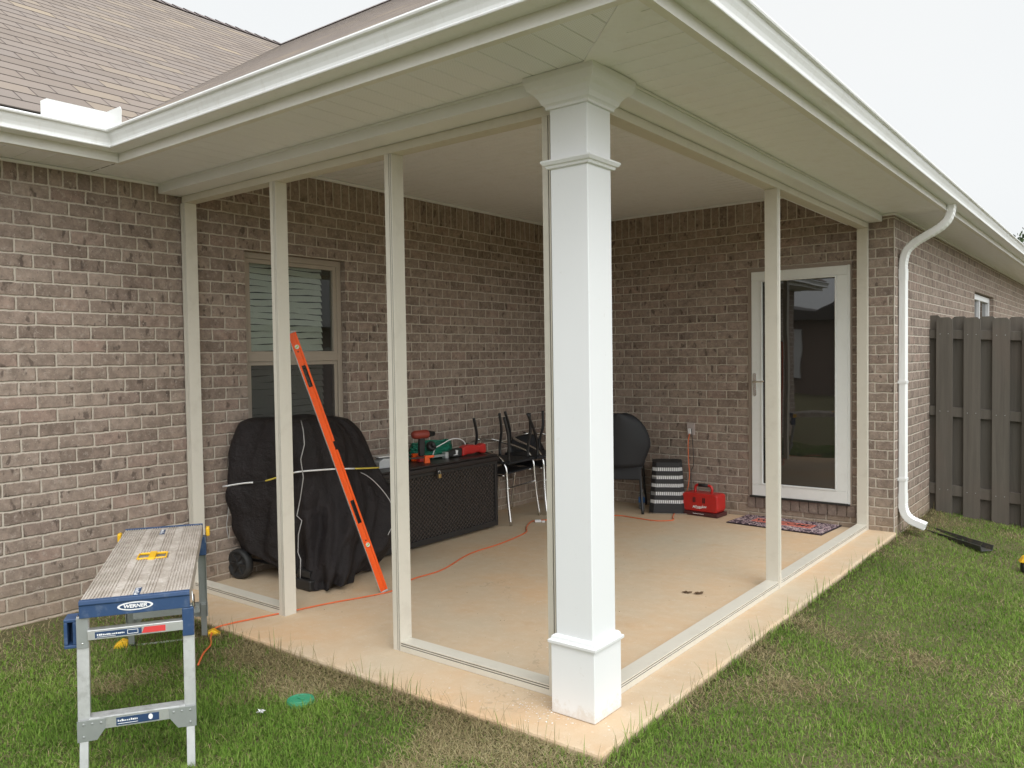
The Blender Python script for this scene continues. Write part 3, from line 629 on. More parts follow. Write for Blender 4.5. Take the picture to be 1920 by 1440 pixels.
# ================================================================ screen frame
sf = empty('screen_frame', 'almond aluminium framework of an unfinished screen enclosure around the porch', 'screen frame')
def grooved(w_, d_, g=(.60, .82), gw=.0028, gd=.006):
    """rectangle w x d, grooves on the outward (d=0) face and outward side"""
    p = [(0, 0)]
    for q in g: p += [(q*w_-gw, 0), (q*w_-gw, gd), (q*w_+gw, gd), (q*w_+gw, 0)]
    return p+[(w_, 0), (w_, d_), (0, d_)]
PW, PD = .054, .082
ZP = 2.568
def post_front(x, y=0.):
    p_ = MB().prism([(x+a, y+b) for a, b in grooved(PW, PD)], .0, ZP-.001).build('post', M['almond'], sf, bevel=.0008)
    for q in (.60, .82): MB().box(x+q*PW-.0026, x+q*PW+.0026, y+.0035, y+.0058, .002, ZP-.003).build('groove_shade_strip', M['groove_shade'], p_)  # thin strips added to darken the empty grooves
def post_right(y, x=3.21):
    g_ = (.18, .40); p_ = MB().prism([(x-b, y+a) for a, b in grooved(PW, PD, g_)], .0, ZP-.001).build('post', M['almond'], sf, bevel=.0008)
    for q in g_: MB().box(x-.0058, x-.0035, y+q*PW-.0026, y+q*PW+.0026, .002, ZP-.003).build('groove_shade_strip', M['groove_shade'], p_)
post_front(.014); post_front(.986); post_front(1.960); post_front(2.957)
post_right(.076); post_right(2.20); post_right(4.335)
MB().box(2.957+PW+.0005, 3.075, .012, .07, .0, ZP-.001).build('filler_strip', M['almond'], sf)
def rail_x(xa, xb, za, zb, nm='sill_rail'):
    p_ = MB().prism([(b, a) for a, b in grooved(zb-za, PD)], xa, xb, lambda a, b, c: (c, a, za+b)).build(nm, M['almond'], sf, bevel=.0008)
    for q in ((.60, .82) if nm == 'sill_rail' else ()): MB().box(xa, xb, .0035, .0058, za+q*(zb-za)-.0026, za+q*(zb-za)+.0026).build('groove_shade_strip', M['groove_shade'], p_)
def rail_y(ya, yb_, za, zb, nm='sill_rail'):
    p_ = MB().prism([(b, a) for a, b in grooved(zb-za, PD)], ya, yb_, lambda a, b, c: (3.21-a, c, za+b)).build(nm, M['almond'], sf, bevel=.0008)
    for q in ((.60, .82) if nm == 'sill_rail' else ()): MB().box(3.2042, 3.2065, ya, yb_, za+q*(zb-za)-.0026, za+q*(zb-za)+.0026).build('groove_shade_strip', M['groove_shade'], p_)
rail_x(.014+PW, .986, 0.001, .05); rail_x(1.960+PW, 2.957, 0.001, .05)
rail_y(.076+PW, 2.20, 0.001, .05); rail_y(2.20+PW, 4.335, 0.001, .05)
MB().box(.03, 3.03, .0, PD, ZP, 2.612).build('header_rail', M['almond'], sf, bevel=.002)
MB().box(3.21-PD, 3.21, .09, 4.39, ZP, 2.612).build('header_rail', M['almond'], sf, bevel=.002)

# ================================================================ fence
def board(mb, xa, xb, y, th, z0_, z1_, ear=.028):
    mb.prism([(xa, z0_), (xb, z0_), (xb, z1_-ear), (xb-ear, z1_), (xa+ear, z1_), (xa, z1_-ear)], y, y+th, lambda a, b, c: (a, c, b))
fen = empty('wooden_fence', 'dark brown shadow-box wooden fence with dog-eared boards beside the brick wall', 'fence', (0, 0, 0))
FY = 5.8
fg = lambda x: -.115-.10*(x-3.4); ft = lambda x: 1.868-.065*(x-3.4)
xb_ = 3.474; i = 0
while xb_ < 7.2:
    if i == 0: pass
    o = MB(); board(o, xb_, xb_+.142, FY+random.uniform(-.003, .001), .0165, fg(xb_), ft(xb_)-.018+random.uniform(-.010, .010)); bd_ = o.build('board', M['wood_fence'], fen, bevel=.002)
    for zr in (1.69, .945, .185):
        for dx in (.035, .105): MB().lathe([(0, .0015), (.0035, .001), (.0045, 0)], 6, Matrix.Translation((xb_+dx, FY-.0028, zr-.055*(xb_-3.4))) @ Matrix.Rotation(R(90), 4, 'X')).build('nail', M['steel'], bd_)
    xb_ += .2345+random.uniform(-.004, .004); i += 1
xb_ = 3.362
while xb_ < 7.2:
    o = MB(); board(o, xb_, xb_+.142, FY+.062, .019, fg(xb_), ft(xb_)+random.uniform(-.006, .006)); o.build('board', M['wood_fence'], fen, bevel=.002)
    xb_ += .2345+random.uniform(-.004, .004)
for za, zb in ((1.650, 1.735), (.90, .992), (.135, .238)):
    mb = MB(); dz = -.055*4
    mb.add([(x, y, z+(0 if x < 4 else -.055*3.9)) for z in (za, zb) for y in (FY+.0195, FY+.0615) for x in (3.36, 7.3)], [(0, 2, 3, 1), (4, 5, 7, 6), (0, 1, 5, 4), (2, 6, 7, 3), (0, 4, 6, 2), (1, 3, 7, 5)])
    mb.build('rail', M['wood_fence'], fen, bevel=.003)
mb = MB(); mb.box(3.328, 3.361, FY-.02, FY+.08, -.12, 1.76); mb.box(3.3615, 3.385, FY-.022, FY-.003, -.12, 1.757); mb.build('post', M['wood_fence'], fen, bevel=.003)
mb = MB(); mb.box(4.235, 4.325, FY-.07, FY-.003, -.35, 1.74); mb.build('post', M['wood_fence'], fen, bevel=.003)

# ================================================================ neighbours seen only mirrored in the glass, and a far tree
nf = empty('wooden_fence', 'long dark brown fence along the far end of the yard behind the camera', 'fence')
for k, x in enumerate(np.arange(-9, 14, 2.4)):
    if -5.5 < x < -4: continue
    mb = MB()
    for j in range(16): board(mb, x+j*.15, x+j*.15+.142, -12, .02, -.3, 1.65)
    mb.build('board_panel', M['wood_fence'], nf)
nh = empty('neighbour_house', 'low brick house with a dark gabled roof beyond the rear fence', 'house')
MB().box(-10, 4, -26, -18, -.3, 2.7).build('wall', plain('neighbour_brick', (.22, .16, .13), .9), nh)
mb = MB(); mb.prism([(-12, 2.7), (4.6, 2.7), (3, 3.0), (-.8, 4.75), (-4.1, 3.0), (-5.5, 3.25), (-9, 4.0)], -26, -17.6, lambda a, b, c: (a, c, b)); mb.build('roof', plain('neighbour_shingle', (.10, .09, .085), .9), nh)
MB().box(-5.7, -4.65, -17.98, -17.9, .6, 2.4).build('window', M['label_white'], nh)  # white box added for a pale patch mirrored in the door, not a window
nr = empty('neighbour_house', 'brick house with a dark gabled roof standing to the right of the yard', 'house')
MB().box(20, 30, 13, 30, -.3, 2.8).build('wall', plain('neighbour_brick_b', (.20, .15, .125), .9), nr)
mb = MB(); mb.prism([(19.4, 2.8), (30.6, 2.8), (25, 6.4)], 12.4, 30.6, lambda a, b, c: (a, c, b)); mb.build('roof', plain('neighbour_shingle_b', (.11, .095, .09), .9), nr)
# far tree over the right eave
def tree(loc, h, rad, seed, label):
    rg = np.random.default_rng(seed); t_ = empty('broadleaf_tree', label, 'tree', loc)
    mb = MB(); mb.tube([(0, 0, 0), (.1, 0, h*.35), (0, .1, h*.6)], [.22, .16, .08], 10); k0 = Vector((0, .05, h*.45))
    for i in range(9):
        a = i*.7; mb.tube([k0, (math.cos(a)*rad*.4, math.sin(a)*rad*.4, h*.62), (math.cos(a)*rad*.8, math.sin(a)*rad*.8, h*.72)], [.07, .04, .015], 6)
    mb.build('trunk', M['bark'], t_, True)
    n = 9000; cl = rg.normal(size=(46, 3)); cl /= np.linalg.norm(cl, axis=1)[:, None]; cl *= (rg.random((46, 1))**.4)*[[rad*.85, rad*.85, h*.26]]; cl += [[0, 0, h*.7]]
    c_ = cl[rg.integers(0, 46, n)]+rg.normal(size=(n, 3))*rad*.15
    vs = []; fs = []
    a = rg.normal(size=(n, 3)); a /= np.linalg.norm(a, axis=1)[:, None]; b = np.cross(a, rg.normal(size=(n, 3))); b /= np.linalg.norm(b, axis=1)[:, None]; s_ = rg.uniform(.07, .15, (n, 1))
    V_ = np.stack([c_-a*s_, c_-b*s_*.5, c_+a*s_, c_+b*s_*.5], 1).reshape(-1, 3)
    me = bpy.data.meshes.new('crown'); me.from_pydata(V_.tolist(), [], [(4*i, 4*i+1, 4*i+2, 4*i+3) for i in range(n)]); me.materials.append(M['leafgreen'])
    o = bpy.data.objects.new('crown', me); COL.objects.link(o); o.parent = t_
tree((1.15, 40, -.3), 6.9, 2.1, 3, 'distant green tree top showing past the end of the right gutter')

# ================================================================ work platform
wp = empty('work_platform', 'paint-spattered aluminium work platform with blue ends standing on the grass', 'work platform', (1.40, -.99, -.05), math.atan2(-.5476, .8367))
mb = MB()
HL, HW, ZT = .686, .193, .668
sec = []; nrib = 0
def deckprof():
    p = []; y = -HW; flat = [(-.098, -.062), (-.022, .018), (.060, .098)]
    while y < HW-.001:
        fl = [f for f in flat if f[0] <= y < f[1]]
        if fl: p += [(y, ZT-.003), (fl[0][1]-.0005, ZT-.003)]; y = fl[0][1]
        else: p += [(y, ZT-.005), (y+.0012, ZT), (y+.0055, ZT), (y+.0068, ZT-.0055)]; y += .0118
    return p
dp = deckprof(); n = len(dp)
top = dp+[(HW, ZT-.005), (HW, ZT-.065), (HW-.01, ZT-.065), (HW-.01, ZT-.02), (-HW+.01, ZT-.02), (-HW+.01, ZT-.065), (-HW, ZT-.065)]
hx = .060
mb.prism(top, -HL, -hx, lambda a, b, c: (c, a, b)); mb.prism(top, hx, HL, lambda a, b, c: (c, a, b))
def deckpart(ya, yb_):   # filler strips beside the hand hole
    pr = [(y, z) for y, z in dp if ya <= y <= yb_]; pr = [(ya, ZT-.005)]+pr+[(yb_, ZT-.005), (yb_, ZT-.022), (ya, ZT-.022)]
    mb.prism(pr, -hx-.001, hx+.001, lambda a, b, c: (c, a, b))
deckpart(-HW, -.066); deckpart(.070, HW-.0005)
deck = mb.build('deck', M['deck'], wp)
mb = MB()
for ya, yb_ in ((-.064, -.008), (.008, .064)):
    frame(mb, lambda a, b, d_: (a, b, d_), -hx+.001 if ya < 0 else -hx+.008, hx-.008 if ya < 0 else hx-.001, ya, yb_, 0.0065, ZT-.007, ZT+.004)
mb.box(-hx-.012, hx+.012, -.015, .015, ZT-.012, ZT+.005); mb.build('hand_grip', M['yellow'], wp, bevel=.003)
# end caps
for sx in (1, -1):
    mb = MB(); a = HL+.0005
    pr = [(a-.012, ZT-.001), (a-.002, ZT+.004), (a+.016, ZT+.002), (a+.018, ZT-.012), (a+.013, ZT-.018), (a+.013, ZT-.064), (a-.0, ZT-.066), (a+.0, ZT-.002)]
    mb.prism(pr, -HW-.002, HW+.002, lambda p, q, c: (sx*p, c, q)); mb.build('end_cap', M['blue'], wp, bevel=.0015)
# oval badge with lettering on the front cap
bx = HL+.0143
mb = MB(); el = lambda rx, rz, n_=40: [(rx*math.cos(2*math.pi*k/n_), .633+rz*math.sin(2*math.pi*k/n_)) for k in range(n_)]
mb.prism(el(.063, .0165), bx-.001, bx+.0005, lambda a, b, c: (c, a, b)); mb.prism(el(.0545, .0115), bx, bx+.0009, lambda a, b, c: (c, a, b), 1)
vs, fs = text_geo('WERNER', .0185, .0004, .15, 1.12, .0007); mb.add([(bx+.0013+z, x, .633+y) for x, y, z in vs], fs, 0)
mb.build('badge', [M['label_white'], M['sticker_blue']], wp)
for (xa, xb__) in ((.56, .675), (-.62, -.50)):
    mb = MB(); mb.box(xa, xb__, -.012, .012, ZT-.003, ZT-.0015, 0)
    for k in range(9): mb.box(xa+.006+k*.0115, xa+.006+k*.0115+random.uniform(.003, .008), -.009, random.uniform(-.002, .009), ZT-.0014, ZT-.0009, 1)
    mb.build('deck_sticker', [M['sticker_blue'], M['label_white']], wp)
# leg frames
def strut(mb, p, q, w_, d_, mi=0):
    """rectangular bar from p to q, width along local y, depth along x"""
    p = Vector(p); q = Vector(q); t_ = (q-p).normalized(); yv = Vector((0, 1, 0)); nn = t_.cross(yv).normalized()
    vs = [pp+yv*a*w_/2+nn*b*d_/2 for pp in (p, q) for a, b in ((-1, -1), (1, -1), (1, 1), (-1, 1))]
    mb.add(vs, [(0, 1, 2, 3), (7, 6, 5, 4), (0, 4, 5, 1), (1, 5, 6, 2), (2, 6, 7, 3), (3, 7, 4, 0)], mi)
for sx in (1, -1):
    mt = M['alu'] if sx > 0 else M['steel']  # back legs and rungs darker grey-green: their shade is put into the colour
    xt, xm, xb2 = .674*sx, .715*sx, .745*sx
    zg = 0 if sx < 0 else .0
    for sy in (-1, 1):
        mb = MB(); yy = sy*.187
        # C-channel outer leg
        strut(mb, (xt, yy, .605), (xm, yy, .150), .038, .004)
        d_ = (Vector((xm, yy, .15))-Vector((xt, yy, .605))).normalized()
        strut(mb, (xt-sx*.012, yy+sy*.0195, .605), (xm-sx*.012, yy+sy*.0195, .15), .003, .026)
        strut(mb, (xt-sx*.012, yy-sy*.0195, .605), (xm-sx*.012, yy-sy*.0195, .15), .003, .026)
        leg = mb.build('leg', mt, wp, bevel=.0008)
        mb = MB(); strut(mb, (xm-sx*.016, yy, .22), (xb2, yy, .015 if sx < 0 else -.03), .030, .018); mb.build('leg_extension', mt, leg, bevel=.001)
        mb = MB(); mb.prism([(yy*1.0-sy*.022*-1, .222), (yy-sy*.078, .222), (yy-sy*.075, .185), (yy-sy*.045, .143), (yy+sy*.022, .141)], .722*sx, .7245*sx, lambda a, b, c: (c, a, b))
        for (a, b) in ((0, .207), (-sy*.03, .207), (-sy*.06, .207), (0, .160)): mb.lathe([(0, .003), (.004, .002), (.005, 0)], 8, Matrix.Translation((.7245*sx, yy+a, b)) @ Matrix.Rotation(R(90)*sx, 4, 'Y'))
        mb.build('gusset', M['steel'], leg, bevel=.0006)
        if sx > 0:
            mb = MB(); mb.lathe([(0, .004), (.006, .003), (.009, 0)], 10, Matrix.Translation((.680, yy, .585)) @ Matrix.Rotation(R(90), 4, 'Y'))
            mb.build('rivet', M['chrome'], leg); mb = MB(); mb.lathe([(0, .004), (.005, .002), (.006, 0)], 8, Matrix.Translation((.690, yy, .505)) @ Matrix.Rotation(R(90), 4, 'Y')); mb.build('rivet', M['chrome'], leg)
        # foot with yellow lock lever
        mb = MB(); zf = .006; mb.box((xb2-.02*sx) if sx > 0 else xb2-.025, (xb2+.02) if sx > 0 else xb2+.02, yy-.022, yy+.022, -.01 if sx < 0 else -.052, .028 if sx < 0 else -.018); mb.build('foot', M['black_rub'], leg, bevel=.003)
        if sx < 0:
            mb = MB(); mb.prism([(.018, .045), (.045, .058), (.085, .030), (.100, -.004), (.062, -.006), (.020, .014)], xb2-.024, xb2+.024, lambda a, b, c: (c, yy+sy*a-sy*.0, b)); mb.build('foot_lever', M['yellow'], leg, bevel=.004)
            mb = MB(); mb.box(xt-.02, xt+.03, yy+sy*.024, yy+sy*.044, .607, .655); mb.build('leg_latch', M['yellow'], leg, bevel=.006)
            mb = MB(); mb.box(xt-.035, xt+.022, yy-.022 if sy < 0 else yy-.0195, yy+.0235 if sy > 0 else yy+.0195, .50, .604); mb.build('hinge_block', M['blue'], leg, bevel=.004)
        else:
            if sy > 0:
                mb = MB(); mb.box(.668, .7, yy-.0215, yy+.0215, .492, .603); mb.build('hinge_block', M['blue'], leg, bevel=.003)
            else:
                mb = MB(); fyz = lambda a, b, d_: (d_, a, b); frame(mb, fyz, -.253, -.2095, .485, .598, .013, .60, .672); mb.box(.59, .6, -.253, -.2095, .485, .598); mb.build('hinge_block', M['blue'], leg, bevel=.003)
                mb = MB(); mb.box(.690, .6925, yy-.02, yy+.021, .487, .604); mb.build('leg_plate', M['steel'], leg, bevel=.001)
    # rungs
    mb = MB(); mb.box(sx*.69-.028, sx*.69+.012, -.168, .168, .518, .556); r1 = mb.build('rung', mt, wp, bevel=.002)
    mb = MB(); mb.box(sx*.715-.052 if sx > 0 else sx*.715-.01, sx*.715+.008 if sx > 0 else sx*.715+.05, -.168, .168, .182, .224)
    for k in range(6): mb.box(sx*.715-.05*(sx > 0)-.006*(sx < 0)+k*.0095, sx*.715-.05*(sx > 0)-.006*(sx < 0)+k*.0095+.004, -.1679, .1679, .2245, .227)
    r2 = mb.build('rung', mt, wp)
    if sx > 0:
        mb = MB(); mb.box(.7025, .7032, -.142, .02, .5245, .5475, 0); mb.prism([(.02, .5245), (.105, .5245), (.105, .5475), (.03, .5475)], .7025, .7032, lambda a, b, c: (c, a, b), 2)
        for k in range(15): a = -.135+k*.0065; mb.box(.7033, .7037, a, a+random.uniform(.003, .006), .533, .533+random.uniform(.004, .007), 1)
        mb.box(.7033, .7036, -.135, -.07, .5275, .529, 1)
        frame(mb, lambda a, b, d_: (d_, a, b), -.03, .008, .528, .544, .0018, .7033, .7037, 1)
        mb.build('rung_sticker', [M['sticker_blue'], M['label_white'], M['label_red']], r1)
        mb = MB(); mb.box(.7235, .7242, -.075, .075, .187, .217, 0)
        for k in range(11): a = -.07+k*.0065; mb.box(.7243, .7247, a, a+random.uniform(.003, .006), .201, .201+random.uniform(.004, .008), 1)
        mb.box(.7243, .7246, -.07, .0, .192, .194, 1); mb.prism([(.045+.008*math.cos(a), .204+.011*math.sin(a)) for a in np.linspace(0, 6.28, 14, endpoint=False)], .7243, .7248, lambda a, b, c: (c, a, b), 1)
        mb.build('rung_sticker', [M['sticker_blue'], M['label_white']], r2)
    else:
        mb = MB(); mb.box(-.752, -.738, -.165, .165, .0, .020); mb.build('spreader_bar', M['alu'], wp, bevel=.002)
mb = MB()
for sy in (1,): mb.tube([(.66, sy*.2, .60), (.56, sy*.205, .56), (.50, sy*.2, .60)], .003, 6); mb.tube([(.69, sy*.204, .665), (.70, sy*.207, .62), (.69, sy*.204, .59)], .0025, 6)
mb.build('lock_wire', M['chrome'], wp, True)

# ================================================================ covered grill
gr = empty('grill', 'barbecue grill under a black fabric cover tied round with a bungee cord', 'grill', (.38, .8, 0))
gr_l = Vector((.38, .8, 0))
LV = [  # z , A(near wall side) B(near seam) C(front bulge) D(far front) E(far back)
 (.015, (.44, .56), (.66, .44), (.90, .46), (.74, .93), (.42, .95)),
 (.10, (.30, .47), (.64, .44), (.90, .50), (.77, 1.02), (.28, 1.12)),
 (.20, (.06, .32), (.62, .45), (.865, .55), (.80, 1.10), (.07, 1.22)),
 (.36, (.05, .30), (.60, .46), (.82, .66), (.79, 1.17), (.05, 1.24)),
 (.52, (.045, .28), (.595, .47), (.77, .72), (.74, 1.20), (.05, 1.24)),
 (.64, (.045, .27), (.60, .475), (.70, .76), (.64, 1.20), (.05, 1.24)),
 (.74, (.035, .28), (.62, .48), (.67, .76), (.60, 1.17), (.05, 1.22)),
 (.88, (.025, .30), (.625, .475), (.655, .76), (.54, 1.14), (.04, 1.20)),
 (.98, (.025, .33), (.62, .48), (.635, .76), (.51, 1.09), (.04, 1.16)),
 (1.05, (.03, .36), (.615, .49), (.615, .74), (.49, 1.03), (.05, 1.11)),
 (1.09, (.045, .39), (.60, .505), (.59, .73), (.47, .98), (.07, 1.06)),
 (1.112, (.09, .43), (.56, .53), (.55, .71), (.43, .90), (.11, .98))]
NR = 72; rings = []
ex = lambda A, B: [tuple(Vector(A).lerp(Vector(B), t_)) for t_ in (.33, .66)]
def cover_ring(L):
    z, A, B, C_, D, E_ = L
    pts = [A]+ex(A, B)+[B, tuple(Vector(B).lerp(Vector(C_), .5)), C_]+ex(C_, D)+[D]+ex(D, E_)+[E_]+ex(E_, A)
    return spline([(p[0], p[1], z) for p in pts], 8, True)
lvz = [L[0] for L in LV]
def interp_level(z):
    for i in range(len(LV)-1):
        if LV[i][0] <= z <= LV[i+1][0]:
            t_ = (z-LV[i][0])/(LV[i+1][0]-LV[i][0]); return (z,)+tuple(tuple(Vector(a).lerp(Vector(b), t_)) for a, b in zip(LV[i][1:], LV[i+1][1:]))
zl = list(np.linspace(.015, 1.06, 42))+[1.075, 1.088, 1.10, 1.112]; rr_ = [cover_ring(interp_level(z)) for z in zl]
n = len(rr_[0]); V_ = []
for i, (z, rg_) in enumerate(zip(zl, rr_)):
    c_ = sum(rg_, Vector())/n
    for k, p in enumerate(rg_):
        a = k/n*2*math.pi; dirv = (p-c_); dirv.z = 0; dirv.normalize()
        amp = .012+.045*max(0, (.85-z)); cinch = -.012*math.exp(-((z-.66-.10*max(0, math.sin(a*.5)))/.03)**2)
        fold = (1-1.8*abs(math.sin(a*4.5+z*1.6+math.sin(a*3+z*2)*1.1)))*.8+(1-2*abs(math.sin(a*8.3-z*2.7+1)))*.38+math.sin(a*5-z*9)*.35+.35*math.sin(z*23+a*2)*math.sin(a*3+1)
        q = p+dirv*(amp*fold+cinch)+Vector((0, 0, .008*math.sin(a*7+i*.2)*(z > .2)))
        if q.x < .02: q.x = .02
        if z < .05: q.z = max(.006, .02+.02*math.sin(a*6)+(.20-.26*q.x if q.x < .7 else 0))
        V_.append(q-gr_l)
mb = MB(); fs = [(i*n+k, i*n+(k+1) % n, (i+1)*n+(k+1) % n, (i+1)*n+k) for i in range(len(zl)-1) for k in range(n)]
tp = sum(rr_[-1], Vector())/n; V_.append(tp+Vector((0, 0, .006))-gr_l); fs += [((len(zl)-1)*n+k, (len(zl)-1)*n+(k+1) % n, len(V_)-1) for k in range(n)]
mb.add(V_, fs); cov = mb.build('cover', M['cover'], gr, smooth=True)
def at_lvl(z, i, off=(0, 0)):
    L = interp_level(z); return Vector((L[i][0]+off[0], L[i][1]+off[1], z))-gr_l
mb = MB()
sp_ = [(1.11, 2, -.02, 0), (1.05, 2, .015, -.012), (.96, 2, .035, -.015), (.86, 2, .0, -.02), (.74, 2, .022, -.02), (.60, 2, .016, -.02), (.48, 2, -.01, -.025), (.455, 2, .05, -.03), (.36, 2, .015, -.03), (.24, 2, .0, -.03), (.20, 2, .025, -.03), (.06, 2, .0, -.03)]
mb.tube([at_lvl(z, i, (dx, dy)) for z, i, dx, dy in sp_], .0035, 6)
mb.tube(spline([Vector(p)-gr_l for p in ((.60, .93, .735), (.68, 1.0, .68), (.745, 1.07, .58), (.80, 1.11, .47), (.83, 1.10, .36), (.825, 1.04, .27))], 6), .0035, 6)
mb.tube(spline([Vector(p)-gr_l for p in ((.56, .93, .97), (.59, .93, .88), (.60, .92, .80), (.60, .92, .74))], 6), .0035, 6)
mb.tube(spline([Vector(p)-gr_l for p in ((.035, .265, .60), (.05, .275, .50), (.03, .27, .38), (.035, .28, .28))], 6), .003, 6)
mb.build('piping', M['piping'], cov, True)
mb = MB()
tb = [(.035, .245, .655), (.20, .30, .685), (.33, .36, .70), (.47, .405, .74), (.60, .44, .775), (.68, .56, .78), (.72, .70, .775), (.70, .92, .75), (.66, 1.12, .73)]
pt_ = spline([Vector(p)-gr_l for p in tb], 6)
for a, b, mi in ((0, 9, 0), (9, 13, 2), (13, 23, 1), (23, 40, 0), (40, 49, 1)):
    mb.tube(pt_[a:b+1], .0055 if mi != 2 else .004, 8, mi)
mb.build('bungee_cord', [M['label_white'], plain('yellow_cord', (.66, .52, .08), .6), M['black_rub']], gr, True)
mb = MB()
RM = Matrix.Translation(Vector((.075, .34, .105))-gr_l) @ Matrix.Rotation(R(8), 4, 'Z') @ Matrix.Rotation(R(90), 4, 'X')
mb.lathe([(.030, -.03), (.085, -.034), (.102, -.026), (.107, 0), (.102, .026), (.085, .034), (.075, .020), (.03, .022), (.028, .03), (0, .03)], 28, RM); wh = mb.build('wheel', M['black_rub'], gr, True)
mb = MB()
for k in range(6):
    a = k*math.pi/3; mb.box(.02, .078, -.009, .009, .018, .030, 0, RM @ Matrix.Rotation(a, 4, 'Z'))
mb.build('spokes', M['black_plastic'], wh, bevel=.002)
mb = MB(); mb.box(.60-gr_l.x, .76-gr_l.x, .40-gr_l.y, .55-gr_l.y, 0.003, .075); mb.prism([(.60, .42), (.74, .42), (.70, .50), (.60, .52)], .0751, .13, lambda a, b, c: (a-gr_l.x, b-gr_l.y, c)); mb.build('foot', M['black_plastic'], gr, bevel=.012)
mb = MB(); mb.tube([(.10-gr_l.x, .42-gr_l.y, .12), (.60-gr_l.x, .50-gr_l.y, .10)], .012, 8); mb.build('axle', M['black_metal'], gr, True)

# ================================================================ box level
A = Vector((1.155, .69, .004)); B = Vector((.982, .14, 1.675)); tdir = (B-A).normalized(); vv_ = (Vector((CX, CY, CZ))-A); vv_.z = 0
nrm = Vector((1, -.45, 0)).normalized(); nrm = (nrm-tdir*nrm.dot(tdir)).normalized(); wdir = nrm.cross(tdir).normalized()
lv = empty('box_level', 'long orange box level leaning against the second screen post', 'level', A)
Lm = Matrix((wdir, nrm, tdir)).transposed().to_4x4()     # x width, y face normal, z length
LEN = 1.79
def lbox(mb, a, b, c, d_, e, f, mi=0): mb.box(a, b, c, d_, e, f, mi, Lm)
mb = MB()
cuts = [(.10, 0), ]
segs = [(.012, .50), (.66, 1.43), (1.57, LEN-.012)]
lbox(mb, -.025, -.0125, -.011, .011, .012, 1.0); lbox(mb, -.025, -.0125, -.011, .011, 1.06, LEN-.012); lbox(mb, .0125, .025, -.011, .011, .012, LEN-.012)
for a, b in segs: lbox(mb, -.0122, .0122, -.008, .008, a, b)
mb.build('body', M['level'], lv, bevel=.0015)
mb = MB(); lbox(mb, .0252, .027, -.0105, .0105, .012, LEN-.012); mb.build('edge_strip', M['alu'], lv)
for a, b in ((.50, .66), (1.43, 1.57)):
    mb = MB(); frame(mb, lambda p, q, r__: Lm @ Vector((p, r__, q)), -.0122, .0122, a+.001, b-.001, .004, -.012, .012); mb.build('grip', M['black_rub'], lv, bevel=.002)
for zc in (.345, 1.69):
    mb = MB(); mb.lathe([(0, .0), (.012, 0), (.0135, .004), (.0135, -.004)], 18, Lm @ Matrix.Translation((0, .010, zc)) @ Matrix.Rotation(R(-90), 4, 'X')); o = mb.build('vial', M['label_white'], lv, True)
    mb = MB(); mb.tube([Lm @ Vector((-.009, .0135, zc+.004)), Lm @ Vector((.009, .0135, zc-.004))], .0035, 8); mb.build('tube', plain('vial_green', (.5, .7, .1), .2), o, True)
    mb = MB(); mb.lathe([(0, .0), (.005, 0)], 12, Lm @ Matrix.Translation((.002, .0085, zc+.032 if zc < 1 else zc-.03)) @ Matrix.Rotation(R(-90), 4, 'X')); mb.build('hole', M['black_rub'], lv)
for a, b in ((0, .0118), (LEN-.0118, LEN)):
    mb = MB(); lbox(mb, .026*-1, .027, -.012, .012, a, b); mb.build('end_cap', M['piping'], lv, bevel=.003)

# ================================================================ storage chest
ch = empty('storage_chest', 'dark brown woven resin storage chest with a padlock, tools lying on its lid', 'storage chest', (.26, 1.95, 0))
cl = (.26, 1.95)
mb = MB(); mb.box(-.22, .232, -.72, .72, .035, .598); body = mb.build('body', M['wicker'], ch, bevel=.004)
mb = MB()
for s0 in (-.735, .700): mb.box(.2325, .245, s0, s0+.035, .02, .60)
mb.box(.2325, .245, -.70, .70, .02, .065); mb.box(.2325, .245, -.70, .70, .572, .60); mb.box(-.225, .2325, .7205, .735, .02, .06); mb.box(-.225, .2325, .7205, .735, .572, .60)
mb.build('frame', M['black_plastic'], ch, bevel=.003)
mb = MB(); mb.box(-.235, .262, -.75, .75, .602, .640); mb.box(-.225, .25, -.738, .738, .6405, .658); mb.build('lid', plain('chest_resin', (.022, .017, .016), .42, var=.15, bump=.3, bscale=160), ch, bevel=.010)
mb = MB(); mb.box(.263, .268, -.075, -.045, .575, .625); h_ = mb.build('hasp', M['black_metal'], ch)
mb = MB(); mb.box(.2685, .284, -.068, -.040, .545, .577); pl = mb.build('padlock', M['brass'], ch, bevel=.003)
mb = MB(); mb.tube(spline([(.276, -.064, .577), (.276, -.064, .597), (.276, -.054, .606), (.276, -.044, .597), (.276, -.044, .577)], 5), .0025, 8); mb.build('shackle', M['chrome'], pl, True)

# ---- things on the chest lid (lid top z=.658)
ZL = .659
def rot_pt(ang): return Matrix.Rotation(ang, 4, 'Z')
# drill driver standing on its battery
dr = empty('cordless_drill', 'red and black cordless drill standing upright on its battery on the chest', 'drill', (.30, 1.93, ZL), R(75))
mb = MB(); mb.box(-.035, .045, -.03, .03, 0, .045); mb.build('battery', M['red'], dr, bevel=.008)
mb = MB(); mb.prism([(-.022, .046), (.022, .046), (.030, .15), (.028, .20), (-.020, .20), (-.026, .12)], -.019, .019, lambda a, b, c: (a, c, b)); mb.build('grip', M['black_rub'], dr, bevel=.008)
RY = Matrix.Rotation(R(90), 4, 'Y')
mb = MB(); mb.lathe([(0, -.085), (.026, -.082), (.036, -.06), (.037, .05), (.033, .065), (.0, .066)], 18, Matrix.Translation((0, 0, .228)) @ RY); mb.build('motor_housing', plain('faded_red', (.26, .04, .025), .5), dr, True)
mb = MB(); mb.lathe([(.030, .066), (.028, .085), (.023, .09), (.021, .125), (.010, .135), (0, .135)], 18, Matrix.Translation((0, 0, .228)) @ RY); mb.build('chuck', M['black_metal'], dr, True)
